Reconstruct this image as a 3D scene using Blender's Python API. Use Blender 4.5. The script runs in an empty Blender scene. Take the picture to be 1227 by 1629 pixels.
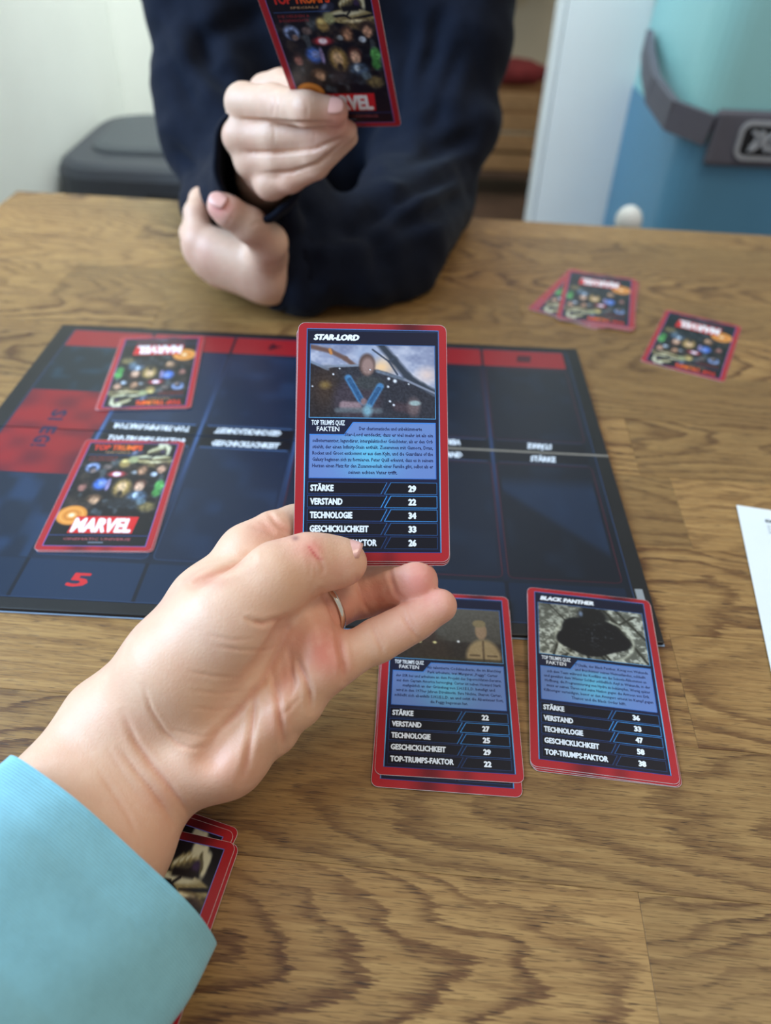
import bpy, bmesh, math, random
import numpy as np
from mathutils import Vector, Matrix

# ------------------------------------------------------------------ camera, world, light, exposure
W_PX, H_PX, F_PX = 1227, 1629, 1209.46
PITCH, ROLL, CAM_H = 0.716325802, 0.0405693355, 0.289124758
FWD = np.array([0, math.cos(PITCH), -math.sin(PITCH)])
_U0 = np.array([0, math.sin(PITCH), math.cos(PITCH)]); _R0 = np.array([1.0, 0, 0])
RIGHT = _R0 * math.cos(ROLL) + _U0 * math.sin(ROLL)
UP = -_R0 * math.sin(ROLL) + _U0 * math.cos(ROLL)
CAMO = np.array([0, 0, CAM_H])
scn = bpy.context.scene
C = scn.collection
cam = bpy.data.cameras.new('camera'); camo = bpy.data.objects.new('camera', cam); C.objects.link(camo)
cam.sensor_fit = 'VERTICAL'; cam.sensor_height = 36.0; cam.lens = 36.0 * F_PX / H_PX
cam.clip_start = 0.01; cam.clip_end = 60
m = Matrix.Identity(4)
for i in range(3):
    m[i][0] = RIGHT[i]; m[i][1] = UP[i]; m[i][2] = -FWD[i]; m[i][3] = CAMO[i]
camo.matrix_world = m
cam.dof.use_dof = True; cam.dof.focus_distance = 0.308
cam.dof.aperture_fstop = cam.lens / 4.0
scn.camera = camo
scn.view_settings.view_transform = 'Standard'; scn.view_settings.look = 'None'
scn.view_settings.gamma = 1.0; scn.view_settings.exposure = 0.0
scn.view_settings.use_curve_mapping = False

world = bpy.data.worlds.new('world'); scn.world = world; world.use_nodes = True
bg = world.node_tree.nodes['Background']
bg.inputs[0].default_value = (1.0, 0.97, 0.93, 1); bg.inputs[1].default_value = 0.44

def area(name, loc, target, sx, sy, power, col, spread=180):
    l = bpy.data.lights.new(name, 'AREA'); l.shape = 'RECTANGLE'; l.size = sx; l.size_y = sy
    l.energy = power; l.color = col; l.spread = math.radians(spread)
    o = bpy.data.objects.new(name, l); C.objects.link(o); o.location = loc
    o.rotation_euler = (Vector(target) - Vector(loc)).to_track_quat('-Z', 'Y').to_euler()
    return o
area('window_daylight', (-1.35, 0.20, 0.95), (0, 0.35, 0.05), 1.2, 1.1, 57, (0.50, 0.74, 1.0))
area('wall_fill_light', (0.0, 1.05, 1.5), (-0.45, 1.75, 0.1), 0.9, 0.5, 10.5, (0.88, 0.96, 1.0), 95)  # unseen fill light, added to brighten the back walls
area('warm_fill_light', (0.7, 0.3, 1.6), (0.05, 0.5, 0.0), 0.5, 0.5, 7, (1.0, 0.86, 0.66))  # added warm fill from the right, not a lamp of the room
area('hall_daylight', (0.9, 2.9, 1.2), (0.4, 3.3, -0.5), 0.6, 0.6, 3, (1.0, 0.93, 0.82))

# ------------------------------------------------------------------ helpers
def A(px, py, d):
    return CAMO + (((px - W_PX/2)/F_PX)*RIGHT - ((py - H_PX/2)/F_PX)*UP + FWD) * d
def AY(px, py, Y):
    v = A(px, py, 1) - CAMO
    return CAMO + v * (Y / v[1])
def AZ(px, py, z):
    v = A(px, py, 1) - CAMO
    return CAMO + v * ((z - CAM_H) / v[2])
def to_px(P):
    d = P - CAMO; w = d @ FWD
    return np.stack([W_PX/2 + F_PX*(d@RIGHT)/w, H_PX/2 - F_PX*(d@UP)/w], -1)
def lin(c):
    c = np.asarray(c, float) / 255.0
    return np.where(c <= 0.04045, c/12.92, ((c+0.055)/1.055)**2.4)
def L4(*c):
    return tuple(float(x) for x in lin(c)) + (1.0,)

def tag(o, label=None, cat=None, group=None, kind=None):
    if label: o['label'] = label
    if cat: o['category'] = cat
    if group: o['group'] = group
    if kind: o['kind'] = kind
    return o
def empty(name, loc=(0, 0, 0), rot=(0, 0, 0)):
    o = bpy.data.objects.new(name, None); C.objects.link(o); o.location = loc; o.rotation_euler = rot
    o.empty_display_size = 0.02
    return o
def link(name, me, mat=None, parent=None, smooth=False):
    o = bpy.data.objects.new(name, me); C.objects.link(o)
    if mat and not me.materials: me.materials.append(mat)
    if parent: o.parent = parent
    if smooth:
        me.polygons.foreach_set('use_smooth', [True]*len(me.polygons))
    return o
def mesh(name, v, f):
    me = bpy.data.meshes.new(name); me.from_pydata([tuple(map(float, p)) for p in v], [], f); me.update(); return me
def from_bm(name, bm):
    me = bpy.data.meshes.new(name); bm.to_mesh(me); bm.free(); return me
def add_box(bm, c, s, rz=0, bev=0.0, seg=1):
    r = bmesh.ops.create_cube(bm, size=1.0)
    vs = r['verts']
    mt = Matrix.Translation(c) @ Matrix.Rotation(rz, 4, 'Z') @ Matrix.Diagonal((s[0], s[1], s[2], 1))
    bmesh.ops.transform(bm, matrix=mt, verts=vs)
    if bev > 0:
        es = list({e for v in vs for e in v.link_edges})
        bmesh.ops.bevel(bm, geom=es, offset=bev, segments=seg, affect='EDGES', profile=0.5)
def box(name, c, s, mat, parent=None, bev=0.0, rz=0, seg=2):
    bm = bmesh.new(); add_box(bm, c, s, rz, bev, seg)
    return link(name, from_bm(name, bm), mat, parent)
def tube_mesh(name, rings, close=True, cap=False):
    """rings: list of arrays (n,3)"""
    n = len(rings[0]); v = np.concatenate(rings); f = []
    for i in range(len(rings)-1):
        for j in range(n):
            k = (j+1) % n
            f.append((i*n+j, i*n+k, (i+1)*n+k, (i+1)*n+j))
    if cap:
        f.append(tuple(range(n))[::-1]); f.append(tuple((len(rings)-1)*n + j for j in range(n)))
    return mesh(name, v, f)

# ---- node helper
class NT:
    def __init__(s, name):
        s.m = bpy.data.materials.new(name); s.m.use_nodes = True; s.t = s.m.node_tree
        s.b = s.t.nodes['Principled BSDF']
    def n(s, ty, **kw):
        nd = s.t.nodes.new(ty)
        for k, v in kw.items(): setattr(nd, k, v)
        return nd
    def put(s, sock, val):
        if isinstance(val, bpy.types.NodeSocket): s.t.links.new(val, sock)
        elif val is not None: sock.default_value = val
    def math(s, op, a, b=None, c=None):
        nd = s.n('ShaderNodeMath', operation=op); s.put(nd.inputs[0], a)
        if b is not None: s.put(nd.inputs[1], b)
        if c is not None: s.put(nd.inputs[2], c)
        return nd.outputs[0]
    def mapping(s, vec, scale=(1, 1, 1), loc=(0, 0, 0), rot=(0, 0, 0)):
        nd = s.n('ShaderNodeMapping'); s.put(nd.inputs[0], vec)
        s.put(nd.inputs['Scale'], scale); s.put(nd.inputs['Location'], loc); s.put(nd.inputs['Rotation'], rot)
        return nd.outputs[0]
    def noise(s, vec, scale=5, detail=3, rough=0.5, dist=0.0):
        nd = s.n('ShaderNodeTexNoise'); s.put(nd.inputs['Vector'], vec)
        nd.inputs['Scale'].default_value = scale; nd.inputs['Detail'].default_value = detail
        nd.inputs['Roughness'].default_value = rough; nd.inputs['Distortion'].default_value = dist
        return nd.outputs[0]
    def ramp(s, fac, stops):
        nd = s.n('ShaderNodeValToRGB'); s.put(nd.inputs[0], fac); cr = nd.color_ramp
        while len(cr.elements) > 1: cr.elements.remove(cr.elements[-1])
        cr.elements[0].position = stops[0][0]; cr.elements[0].color = stops[0][1]
        for p, c in stops[1:]:
            e = cr.elements.new(p); e.color = c
        return nd.outputs[0]
    def mix(s, fac, a, b, blend='MIX'):
        nd = s.n('ShaderNodeMix', data_type='RGBA', blend_type=blend)
        s.put(nd.inputs[0], fac); s.put(nd.inputs[6], a); s.put(nd.inputs[7], b)
        return nd.outputs[2]
    def coord(s, which='Object'):
        return s.n('ShaderNodeTexCoord').outputs[which]
    def bump(s, h, strength=0.3, dist=0.001):
        nd = s.n('ShaderNodeBump'); nd.inputs['Strength'].default_value = strength
        nd.inputs['Distance'].default_value = dist; s.put(nd.inputs['Height'], h)
        s.put(s.b.inputs['Normal'], nd.outputs[0])
    def set(s, **kw):
        for k, v in kw.items(): s.put(s.b.inputs[k.replace('_', ' ')], v)
        return s

def G(v): return (v, v, v, 1)
def plain(name, col, rough=0.6, var=0.12, scale=6.0, bump=0.0, bscale=400, bdist=0.0005, metal=0.0, spec=0.5):
    t = NT(name); co = t.coord()
    nz = t.noise(co, scale, 4, 0.6)
    lo = tuple(c*(1-var) for c in col[:3]) + (1,); hi = tuple(min(1, c*(1+var)) for c in col[:3]) + (1,)
    t.set(Base_Color=t.ramp(nz, [(0.3, lo), (0.7, hi)]), Roughness=rough, Metallic=metal)
    t.b.inputs['Specular IOR Level'].default_value = spec
    if bump: t.bump(t.noise(co, bscale, 3, 0.6), bump, bdist)
    return t.m

# ---- materials
def oak():
    t = NT('oak_butcher_block'); co = t.coord()
    rnd = t.n('ShaderNodeObjectInfo').outputs['Random']
    off = t.n('ShaderNodeCombineXYZ')
    t.put(off.inputs[0], t.math('MULTIPLY', rnd, 13.7)); t.put(off.inputs[1], t.math('MULTIPLY', rnd, 7.3)); t.put(off.inputs[2], t.math('MULTIPLY', rnd, 3.1))
    add = t.n('ShaderNodeVectorMath', operation='ADD'); t.put(add.inputs[0], co); t.put(add.inputs[1], off.outputs[0])
    v = add.outputs[0]
    sep = t.n('ShaderNodeSeparateXYZ'); t.put(sep.inputs[0], co)
    x, y = sep.outputs[0], sep.outputs[1]
    # cathedral growth rings: contours of a*x + b*(y+wobble)^2, carried on warped coordinates
    warp = t.noise(t.mapping(v, (7, 16, 1)), 1.0, 3, 0.55)
    warp2 = t.noise(t.mapping(v, (40, 160, 1)), 1.0, 2, 0.6)
    r2 = t.math('FRACT', t.math('MULTIPLY', rnd, 17.31)); r3 = t.math('FRACT', t.math('MULTIPLY', rnd, 41.7))
    yo = t.math('ADD', y, t.math('MULTIPLY', t.math('SUBTRACT', r2, 0.5), 0.045))
    yy = t.math('ADD', yo, t.math('MULTIPLY', t.math('SUBTRACT', warp, 0.5), 0.030))
    par = t.math('MULTIPLY', t.math('MULTIPLY', yy, yy), 95.0)
    sgn = t.math('SUBTRACT', t.math('MULTIPLY', t.math('GREATER_THAN', r3, 0.4), 2.0), 1.0)
    ax = t.math('MULTIPLY', t.math('MULTIPLY', x, sgn), t.math('ADD', 0.5, r2))
    f = t.math('ADD', par, ax)
    f = t.math('ADD', f, t.math('MULTIPLY', warp, 0.30))
    f = t.math('ADD', f, t.math('MULTIPLY', warp2, 0.016))
    jag = t.noise(t.mapping(v, (60, 900, 1)), 1.0, 3, 0.7)
    f = t.math('ADD', f, t.math('MULTIPLY', jag, 0.042))
    fr = t.math('FRACT', t.math('MULTIPLY', f, 20.0))
    ring = t.ramp(fr, [(0.0, G(0)), (0.45, G(0.10)), (0.66, G(0.55)), (0.80, G(1)), (0.93, G(0.85)), (1.0, G(0))])
    big = t.noise(t.mapping(v, (4, 9, 1)), 1.0, 1, 0.5)
    ring = t.math('MULTIPLY', ring, t.ramp(big, [(0.36, G(0.25)), (0.60, G(1.15))]))
    # short fibre streaks and open pores, long in x
    fib = t.noise(t.mapping(v, (55, 1500, 1)), 1.0, 3, 0.65)
    fib2 = t.noise(t.mapping(v, (18, 420, 1)), 1.0, 3, 0.6)
    pore = t.noise(t.mapping(v, (120, 2100, 1)), 1.0, 1, 0.5)
    poreM = t.ramp(pore, [(0.60, G(0)), (0.66, G(1))])
    poreM = t.math('MULTIPLY', poreM, t.math('ADD', 0.5, t.math('MULTIPLY', ring, 0.6)))
    light = L4(172, 136, 84); mid = L4(142, 106, 61); dark = L4(90, 56, 28)
    base = t.mix(t.ramp(fib2, [(0.3, G(0)), (0.7, G(1))]), mid, light)
    blot = t.noise(t.mapping(v, (5, 22, 1)), 1.0, 3, 0.6)
    base = t.mix(t.math('MULTIPLY', t.ramp(blot, [(0.45, G(0)), (0.75, G(1))]), 0.35), base, L4(140, 101, 60))
    ringa = t.math('MULTIPLY', ring, t.math('ADD', 0.34, t.math('MULTIPLY', fib, 1.0)))
    base = t.mix(ringa, base, dark)
    base = t.mix(t.math('MULTIPLY', t.ramp(fib, [(0.50, G(0)), (0.70, G(1))]), 0.55), base, dark)
    base = t.mix(t.math('MULTIPLY', poreM, 0.9), base, L4(60, 38, 22))
    r4 = t.math('FRACT', t.math('MULTIPLY', rnd, 91.7))
    tone = t.math('ADD', 0.80, t.math('MULTIPLY', r4, 0.36))
    cb = t.n('ShaderNodeCombineXYZ')
    for i, k in enumerate((1.0, 0.985, 0.95)): t.put(cb.inputs[i], t.math('MULTIPLY', tone, k))
    base = t.mix(1.0, base, cb.outputs[0], 'MULTIPLY')
    t.set(Base_Color=base, Roughness=t.math('ADD', 0.36, t.math('MULTIPLY', fib, 0.20)))
    t.b.inputs['Specular IOR Level'].default_value = 0.45
    h = t.math('SUBTRACT', t.math('MULTIPLY', fib, 0.4), poreM)
    t.bump(h, 0.35, 0.0003)
    return t.m
def skin_mat(name, sss=0.10):
    t = NT(name); co = t.coord()
    at = t.n('ShaderNodeAttribute', attribute_name='tint')
    n1 = t.noise(co, 38, 4, 0.6); n2 = t.noise(co, 170, 3, 0.6)
    col = t.mix(t.math('MULTIPLY', t.ramp(n1, [(0.42, G(0)), (0.72, G(1))]), 0.30), at.outputs['Color'], L4(214, 150, 130))
    col = t.mix(t.math('MULTIPLY', t.ramp(n2, [(0.5, G(0)), (0.7, G(1))]), 0.18), col, L4(240, 205, 178))
    t.set(Base_Color=col, Roughness=t.math('ADD', 0.40, t.math('MULTIPLY', n2, 0.14)))
    t.b.inputs['Subsurface Weight'].default_value = sss
    t.b.inputs['Subsurface Radius'].default_value = (1.0, 0.35, 0.2)
    t.b.inputs['Subsurface Scale'].default_value = 0.004
    t.b.inputs['Specular IOR Level'].default_value = 0.42
    vor = t.n('ShaderNodeTexVoronoi', feature='DISTANCE_TO_EDGE'); t.put(vor.inputs['Vector'], t.mapping(co, (1, 1, 1)))
    vor.inputs['Scale'].default_value = 620
    h = t.math('ADD', t.math('MULTIPLY', t.math('MINIMUM', vor.outputs[0], 0.25), 1.4), t.math('MULTIPLY', t.noise(co, 300, 3, 0.6), 0.8))
    t.bump(h, 0.22, 0.0004)
    return t.m
def print_mat(name, rough=0.34):
    t = NT(name); at = t.n('ShaderNodeAttribute', attribute_name='ink')
    n = t.noise(t.coord(), 900, 2, 0.5)
    t.set(Base_Color=at.outputs['Color'], Roughness=t.math('ADD', rough-0.04, t.math('MULTIPLY', n, 0.08)))
    t.b.inputs['Specular IOR Level'].default_value = 0.4
    t.b.inputs['Coat Weight'].default_value = 0.0
    return t.m
def cloth(name, col, rib=None, fuzz=0.25, sheen=0.3, spec=0.15, var=0.12):
    t = NT(name); co = t.coord()
    n = t.noise(co, 90, 4, 0.7)
    lo = tuple(c*(1-var) for c in col[:3]) + (1,); hi = tuple(min(1, c*(1+var)) for c in col[:3]) + (1,)
    base = t.ramp(n, [(0.3, lo), (0.7, hi)])
    h = t.math('MULTIPLY', t.noise(co, 1400, 3, 0.7), fuzz)
    h = t.math('ADD', h, t.math('MULTIPLY', t.noise(co, 260, 3, 0.6), fuzz*1.2))
    if rib:
        uv = t.n('ShaderNodeAttribute', attribute_name='along').outputs['Fac']
        wob = t.math('MULTIPLY', t.noise(co, 60, 2, 0.5), 0.0006)
        s = t.math('SINE', t.math('MULTIPLY', t.math('ADD', uv, wob), 2*math.pi/rib))
        h = t.math('ADD', h, t.math('MULTIPLY', s, 0.26))
        base = t.mix(t.math('MULTIPLY', t.math('SUBTRACT', 0.5, t.math('MULTIPLY', s, 0.5)), 0.09), base, tuple(c*0.6 for c in col[:3])+(1,))
    t.set(Base_Color=base, Roughness=0.9)
    t.b.inputs['Specular IOR Level'].default_value = spec
    t.b.inputs['Sheen Weight'].default_value = sheen; t.b.inputs['Sheen Roughness'].default_value = 0.5
    t.bump(h, 0.6, 0.0006)
    return t.m

M = dict(
    oak=oak(), skin=skin_mat('skin_light'), childskin=skin_mat('skin_pale'),
    ink=print_mat('card_print', 0.30), boardink=print_mat('board_print', 0.33),
    stock=plain('card_stock', L4(205, 190, 192), 0.5, 0.05, 200),
    black=plain('board_wrap', L4(16, 18, 22), 0.42, 0.2, 40, 0.2, 900, 0.0002),
    rim=plain('board_paper_edge', L4(150, 175, 205), 0.5, 0.05, 200),
    wall=plain('painted_wall', L4(236, 240, 232), 0.85, 0.03, 3, 0.15, 90, 0.002),
    wall2=plain('painted_wall_hall', L4(206, 196, 170), 0.85, 0.03, 3, 0.15, 90, 0.002),
    floor=plain('hall_floor', L4(98, 78, 64), 0.5, 0.2, 9),
    bin=plain('grey_plastic', L4(52, 57, 66), 0.45, 0.06, 20, 0.15, 700, 0.0003),
    binlid=plain('grey_plastic_lid', L4(64, 71, 77), 0.5, 0.05, 20, 0.2, 700, 0.0003),
    binslot=plain('dark_slot', L4(22, 24, 30), 0.6, 0.05, 20),
    paint=plain('white_door_paint', L4(226, 230, 230), 0.4, 0.02, 5),
    trim=plain('grey_seal', L4(150, 140, 130), 0.6, 0.05, 5),
    brown=plain('brown_wood_edge', L4(128, 82, 42), 0.5, 0.2, 25),
    teal=plain('teal_shell', L4(150, 208, 212), 0.45, 0.03, 5),
    blue=plain('blue_shell', L4(88, 146, 182), 0.45, 0.05, 5),
    band=plain('grey_band', L4(92, 92, 104), 0.6, 0.05, 40),
    emblem=plain('pale_emblem', L4(165, 170, 178), 0.5, 0.04, 60),
    crate=plain('pale_pine', L4(178, 142, 100), 0.6, 0.15, 30),
    darkcoat=plain('dark_cloth', L4(48, 36, 32), 0.9, 0.2, 20),
    palecoat=plain('pale_cloth', L4(170, 160, 125), 0.9, 0.1, 20),
    redcoat=plain('red_cloth', L4(120, 40, 42), 0.9, 0.2, 20),
    paper=plain('white_paper', L4(232, 238, 240), 0.7, 0.02, 30),
    hoodie=cloth('navy_fleece', L4(20, 25, 38), sheen=0.04, spec=0.08),
    hem=cloth('navy_rib', L4(17, 21, 33), sheen=0.04, spec=0.08),
    inside=cloth('navy_inside', L4(10, 11, 16), sheen=0.0, spec=0.05),
    sleeve=cloth('light_blue_knit', L4(140, 200, 216), rib=0.00095, fuzz=0.55, sheen=0.25, spec=0.15, var=0.07),
    gold=plain('ring_metal', L4(226, 222, 208), 0.18, 0.03, 80, metal=1.0),
    nail=plain('nail', L4(232, 178, 166), 0.22, 0.05, 150, spec=0.6),
    cnail=plain('nail_pink', L4(224, 170, 158), 0.3, 0.05, 150),
    hair=plain('brown_hair', L4(82, 58, 38), 0.6, 0.3, 60, 0.6, 300, 0.003),
    eye=plain('eye_white', L4(235, 235, 232), 0.2, 0.01, 10),
    iris=plain('eye_brown', L4(60, 42, 30), 0.2, 0.1, 80),
)

# ------------------------------------------------------------------ the setting
FLOOR = -0.75
tag(box('floor', (0.4, 1.6, FLOOR-0.01), (5.5, 6.5, 0.02), M['floor']), kind='structure')
xc = AY(180, 100, 1.75)[0]
tag(box('wall_left', (xc-0.03, 1.35, 0.45), (0.06, 0.86, 2.4), M['wall'], bev=0.004), kind='structure')
xd = AY(700, 200, 1.78)[0]
tag(box('wall_back', ((xc+xd)/2, 1.81, 0.45), (xd-xc+0.02, 0.06, 2.4), M['wall'], bev=0.004), kind='structure')
tag(box('wall_hall', (0.8, 4.1, 0.45), (3.6, 0.06, 2.4), M['wall2'], bev=0.004), kind='structure')
Yd = 1.62
def X(px, py=200, Y=Yd): return float(AY(px, py, Y)[0])
def vbox(name, xa, xb, Y, dep, mat, z0=FLOOR, z1=1.4, **k):
    return box(name, ((xa+xb)/2, Y+dep/2, (z0+z1)/2), (xb-xa, dep, z1-z0), mat, **k)
xA, xB, xC2, xD, xE = X(862), X(1001), X(1014), X(1031), X(1039)
d1 = empty('door_1', (xA, Yd, FLOOR)); tag(d1, kind='structure')
def vpart(name, xa, xb, Y, dep, mat, **k):
    o = vbox(name, xa, xb, Y, dep, mat, **k); o.parent = d1; o.matrix_parent_inverse = Matrix.Translation((-xA, -Yd, -FLOOR)); return o
vpart('door_leaf', xA+0.012, xB, Yd, 0.045, M['paint'], bev=0.004)
vpart('door_edge', xA, xA+0.011, Yd-0.003, 0.05, M['paint'], bev=0.002)
vpart('seal', xB+0.0005, xC2, Yd+0.012, 0.03, M['trim'], bev=0.002)
tag(vbox('trim_1', xC2+0.0005, xD, Yd-0.012, 0.06, M['paint'], bev=0.006), kind='structure')
tag(vbox('trim_2', xD+0.0005, xE, Yd-0.03, 0.09, M['brown'], bev=0.004), kind='structure')
tag(vbox('wall_right', xE+0.0005, 2.3, Yd+0.45, 0.06, M['wall']), kind='structure')

# grey lidded bin behind the table's far left corner
def rrect(w, h, r, n=6):
    pts = []
    for cx, cy, a0 in ((w/2-r, h/2-r, 0), (-w/2+r, h/2-r, 90), (-w/2+r, -h/2+r, 180), (w/2-r, -h/2+r, 270)):
        for i in range(n+1):
            a = math.radians(a0 + 90*i/n); pts.append((cx+r*math.cos(a), cy+r*math.sin(a)))
    return pts
def loft(name, secs, mat, parent, cap=True, smooth=False):
    """secs: (z, w, h, r, cx, cy)"""
    rings = [np.array([(x+cx, y+cy, z) for x, y in rrect(w, h, r)]) for z, w, h, r, cx, cy in secs]
    return link(name, tube_mesh(name, rings, cap=cap), mat, parent, smooth)
bx0 = float(AY(92, 262, 1.30)[0])
bn = empty('waste_bin', (bx0+0.185, 1.47, FLOOR)); tag(bn, 'dark grey plastic bin with a raised lid panel, against the white wall', 'bin')
H0 = 0.632
loft('bin_body', [(0.0, .36, .29, .05, 0, 0), (H0-.09, .40, .33, .06, 0, 0), (H0-.085, .415, .345, .065, 0, 0)], M['bin'], bn)
loft('bin_lid', [(H0-.083, .422, .352, .07, 0, 0), (H0-.02, .418, .348, .07, 0, 0), (H0-.006, .405, .335, .07, 0, 0), (H0, .38, .31, .06, 0, 0)], M['bin'], bn)
loft('lid_panel', [(H0+.001, .35, .24, .05, .01, .02), (H0+.006, .345, .235, .05, .01, .02), (H0+.009, .32, .21, .05, .01, .02)], M['binlid'], bn)
box('handle_slot', (0.03, -.178, H0-.052), (.15, .006, .03), M['binslot'], bn, 0.002)

# blue case with a grey band, beyond the right end of the table
Yb = 1.25
bxL = X(1098, 190, Yb); bw = 0.55
bc = empty('storage_case', (bxL+bw/2, Yb+0.2, FLOOR)); tag(bc, 'tall teal and blue case with a grey emblem band, beyond the brown door edge', 'case')
zt = float(AY(1150, 172, Yb)[2]) - FLOOR; zb = float(AY(1150, 262, Yb)[2]) - FLOOR
loft('lower_shell', [(0, bw, .40, .05, 0, 0), (zb+.03, bw, .40, .05, 0, 0)], M['blue'], bc)
loft('upper_shell', [(zb+.031, bw-.004, .396, .05, 0, 0), (1.1, bw-.03, .37, .05, 0, 0), (1.13, bw-.1, .30, .05, 0, 0)], M['teal'], bc)
box('band', (0.02, -.206, (zt+zb)/2), (bw-.03, .016, zt-zb), M['band'], bc, 0.007, seg=3)
# curved strap from the band around the left side
sp = [(-bw/2+.03, -.205, (zt+zb)/2+.01), (-bw/2-.02, -.17, (zt+zb)/2+.02), (-bw/2-.03, -.08, (zt+zb)/2+.035), (-bw/2-.02, .02, (zt+zb)/2+.055), (-bw/2-.006, .1, (zt+zb)/2+.07)]
bm = bmesh.new()
for a, b in zip(sp[:-1], sp[1:]):
    va, vb = Vector(a), Vector(b); d = (vb-va)
    mt = Matrix.Translation((va+vb)/2) @ d.to_track_quat('X', 'Z').to_matrix().to_4x4() @ Matrix.Diagonal((d.length*1.08, .012, .042, 1))
    r = bmesh.ops.create_cube(bm, size=1); bmesh.ops.transform(bm, matrix=mt, verts=r['verts'])
link('strap', from_bm('strap', bm), M['band'], bc)
ex = float(AY(1213, 218, Yb)[0]) - (bxL+bw/2); ez = float(AY(1213, 220, Yb)[2]) - FLOOR
def ring_pts(w, h, r, wid, y0, y1, cx, cz):
    o = rrect(w, h, r, 6); i = rrect(w-2*wid, h-2*wid, max(r-wid, .002), 6); n = len(o)
    v = [(cx+x, y0, cz+z) for x, z in o]+[(cx+x, y0, cz+z) for x, z in i]+[(cx+x, y1, cz+z) for x, z in o]+[(cx+x, y1, cz+z) for x, z in i]
    f = []
    for j in range(n):
        k = (j+1) % n
        f += [(j, k, n+k, n+j), (2*n+j, 3*n+j, 3*n+k, 2*n+k), (j, 2*n+j, 2*n+k, k), (n+j, n+k, 3*n+k, 3*n+j)]
    return v, f
v, f = ring_pts(.085, .054, .016, .006, -.219, -.2145, ex, ez)
link('emblem_frame', mesh('emblem_frame', v, f), M['emblem'], bc)
v, f = ring_pts(.070, .040, .010, .0195, -.2165, -.2145, ex, ez)
link('emblem_ground', mesh('emblem_ground', v, f), M['binslot'], bc)
def poly_tube(pts, r, n=8, cap=True):
    pts = [np.asarray(p, float) for p in pts]; rings = []
    rr = r if hasattr(r, '__len__') else [r]*len(pts)
    ref = np.array([0.13, 0.37, 0.92])
    for i, p in enumerate(pts):
        t = pts[min(i+1, len(pts)-1)] - pts[max(i-1, 0)]; t /= np.linalg.norm(t)
        u = np.cross(t, ref); u /= np.linalg.norm(u); w = np.cross(t, u)
        rings.append(np.array([p + rr[i]*(math.cos(2*math.pi*k/n)*u + math.sin(2*math.pi*k/n)*w) for k in range(n)]))
    return rings
sq = [(ex-.024+.006*math.sin(a*3.0)+.0048*a, -.220, ez+.013*math.cos(a*1.9)) for a in np.linspace(0, 9, 30)]
link('emblem_squiggle', tube_mesh('emblem_squiggle', poly_tube(sq, .003), cap=True), M['emblem'], bc)

# small cream knob at the foot of the brown edge
kb = AY(1000, 352, 1.15)
bm = bmesh.new(); bmesh.ops.create_uvsphere(bm, u_segments=16, v_segments=10, radius=.02)
for v_ in bm.verts: v_.co.z *= 1.15
kn = empty('knobbed_post', (float(kb[0]), 1.15, FLOOR)); tag(kn, 'cream knob on a pale post beside the foot of the brown door edge', 'post')
ko = link('knob', from_bm('knob', bm), M['paint'], kn, True); ko.location = (0, 0, float(kb[2])-FLOOR)
bm = bmesh.new(); bmesh.ops.create_cone(bm, cap_ends=True, segments=14, radius1=.018, radius2=.012, depth=float(kb[2])-FLOOR-.015)
bmesh.ops.translate(bm, vec=(0, 0, (float(kb[2])-FLOOR-.015)/2), verts=bm.verts)
link('post', from_bm('post', bm), M['paint'], kn)

# crates and coats in the room behind the doorway
cy = 3.3
cc = AY(800, 215, cy)
def crate(name_loc, w, label):
    e = empty('wooden_crate', name_loc); tag(e, label, 'crate')
    h = .14
    for s in (-1, 1):
        for k in range(2):
            box('slat', (0, s*.14, .035+.07*k), (w, .012, .058), M['crate'], e, .002)
            box('slat', (s*(w/2+.007), 0, .035+.07*k), (.012, .27, .058), M['crate'], e, .002)
        for q in (-1, 1):
            box('post', (s*(w/2-.012), q*.125, .07), (.018, .015, .14), M['crate'], e, .002)
    box('bottom', (0, 0, .005), (w-.01, .265, .01), M['crate'], e)
    return e
zc = float(AY(800, 255, cy)[2])
crate((float(cc[0]), cy, zc), .40, 'pale slatted wooden crate, lower one of the stack seen through the doorway')
crate((float(cc[0])+.01, cy, zc+.143), .40, 'pale slatted wooden crate, upper one of the stack seen through the doorway')
st = empty('shoe_bench', (float(cc[0]), cy, FLOOR)); tag(st, 'low dark bench under the wooden crates in the hall', 'bench')
hb = zc - FLOOR
box('bench_top', (0, 0, hb-.0125), (.5, .32, .025), M['floor'], st, .003)
for s in (-1, 1):
    for q in (-1, 1): box('leg', (s*.22, q*.13, (hb-.025)/2), (.03, .03, hb-.025), M['floor'], st, .002)
def coat(name, x, y, z, w, h, mat, label, seed):
    rng = random.Random(seed); rings = []
    for i in range(9):
        t = i/8; ww = w*(0.35+0.65*t**.6); n = 22
        rings.append(np.array([(x + ww/2*math.cos(2*math.pi*k/n)*(1+.10*math.sin(5*k+seed+i*.2)), y+.06*math.sin(2*math.pi*k/n)*(1+.2*math.sin(3*k+seed)), z+h*(1-t)) for k in range(n)]))
    o = link(name, tube_mesh(name, rings, cap=True), mat, None, True); tag(o, label, 'coat'); return o
c1 = AY(795, 60, 3.9); c2 = AY(835, 110, 3.85); c3 = AY(800, 150, 3.5)
coat('hanging_coat', float(AY(785, 90, 3.95)[0])-.06, 3.97, -.18, .26, .55, M['darkcoat'], 'dark brown coat hanging in the hall beyond the doorway', 1)
coat('hanging_coat', float(AY(832, 110, 3.95)[0])+.06, 3.90, -.10, .16, .42, M['palecoat'], 'pale khaki coat hanging beside the dark one in the hall', 4)
bm = bmesh.new(); bmesh.ops.create_icosphere(bm, subdivisions=3, radius=1)
for v_ in bm.verts:
    p = v_.co; k = 1+.12*math.sin(p.x*7+1)*math.cos(p.y*6)
    v_.co = Vector((p.x*.13*k, p.y*.09*k, p.z*.045*k))
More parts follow.
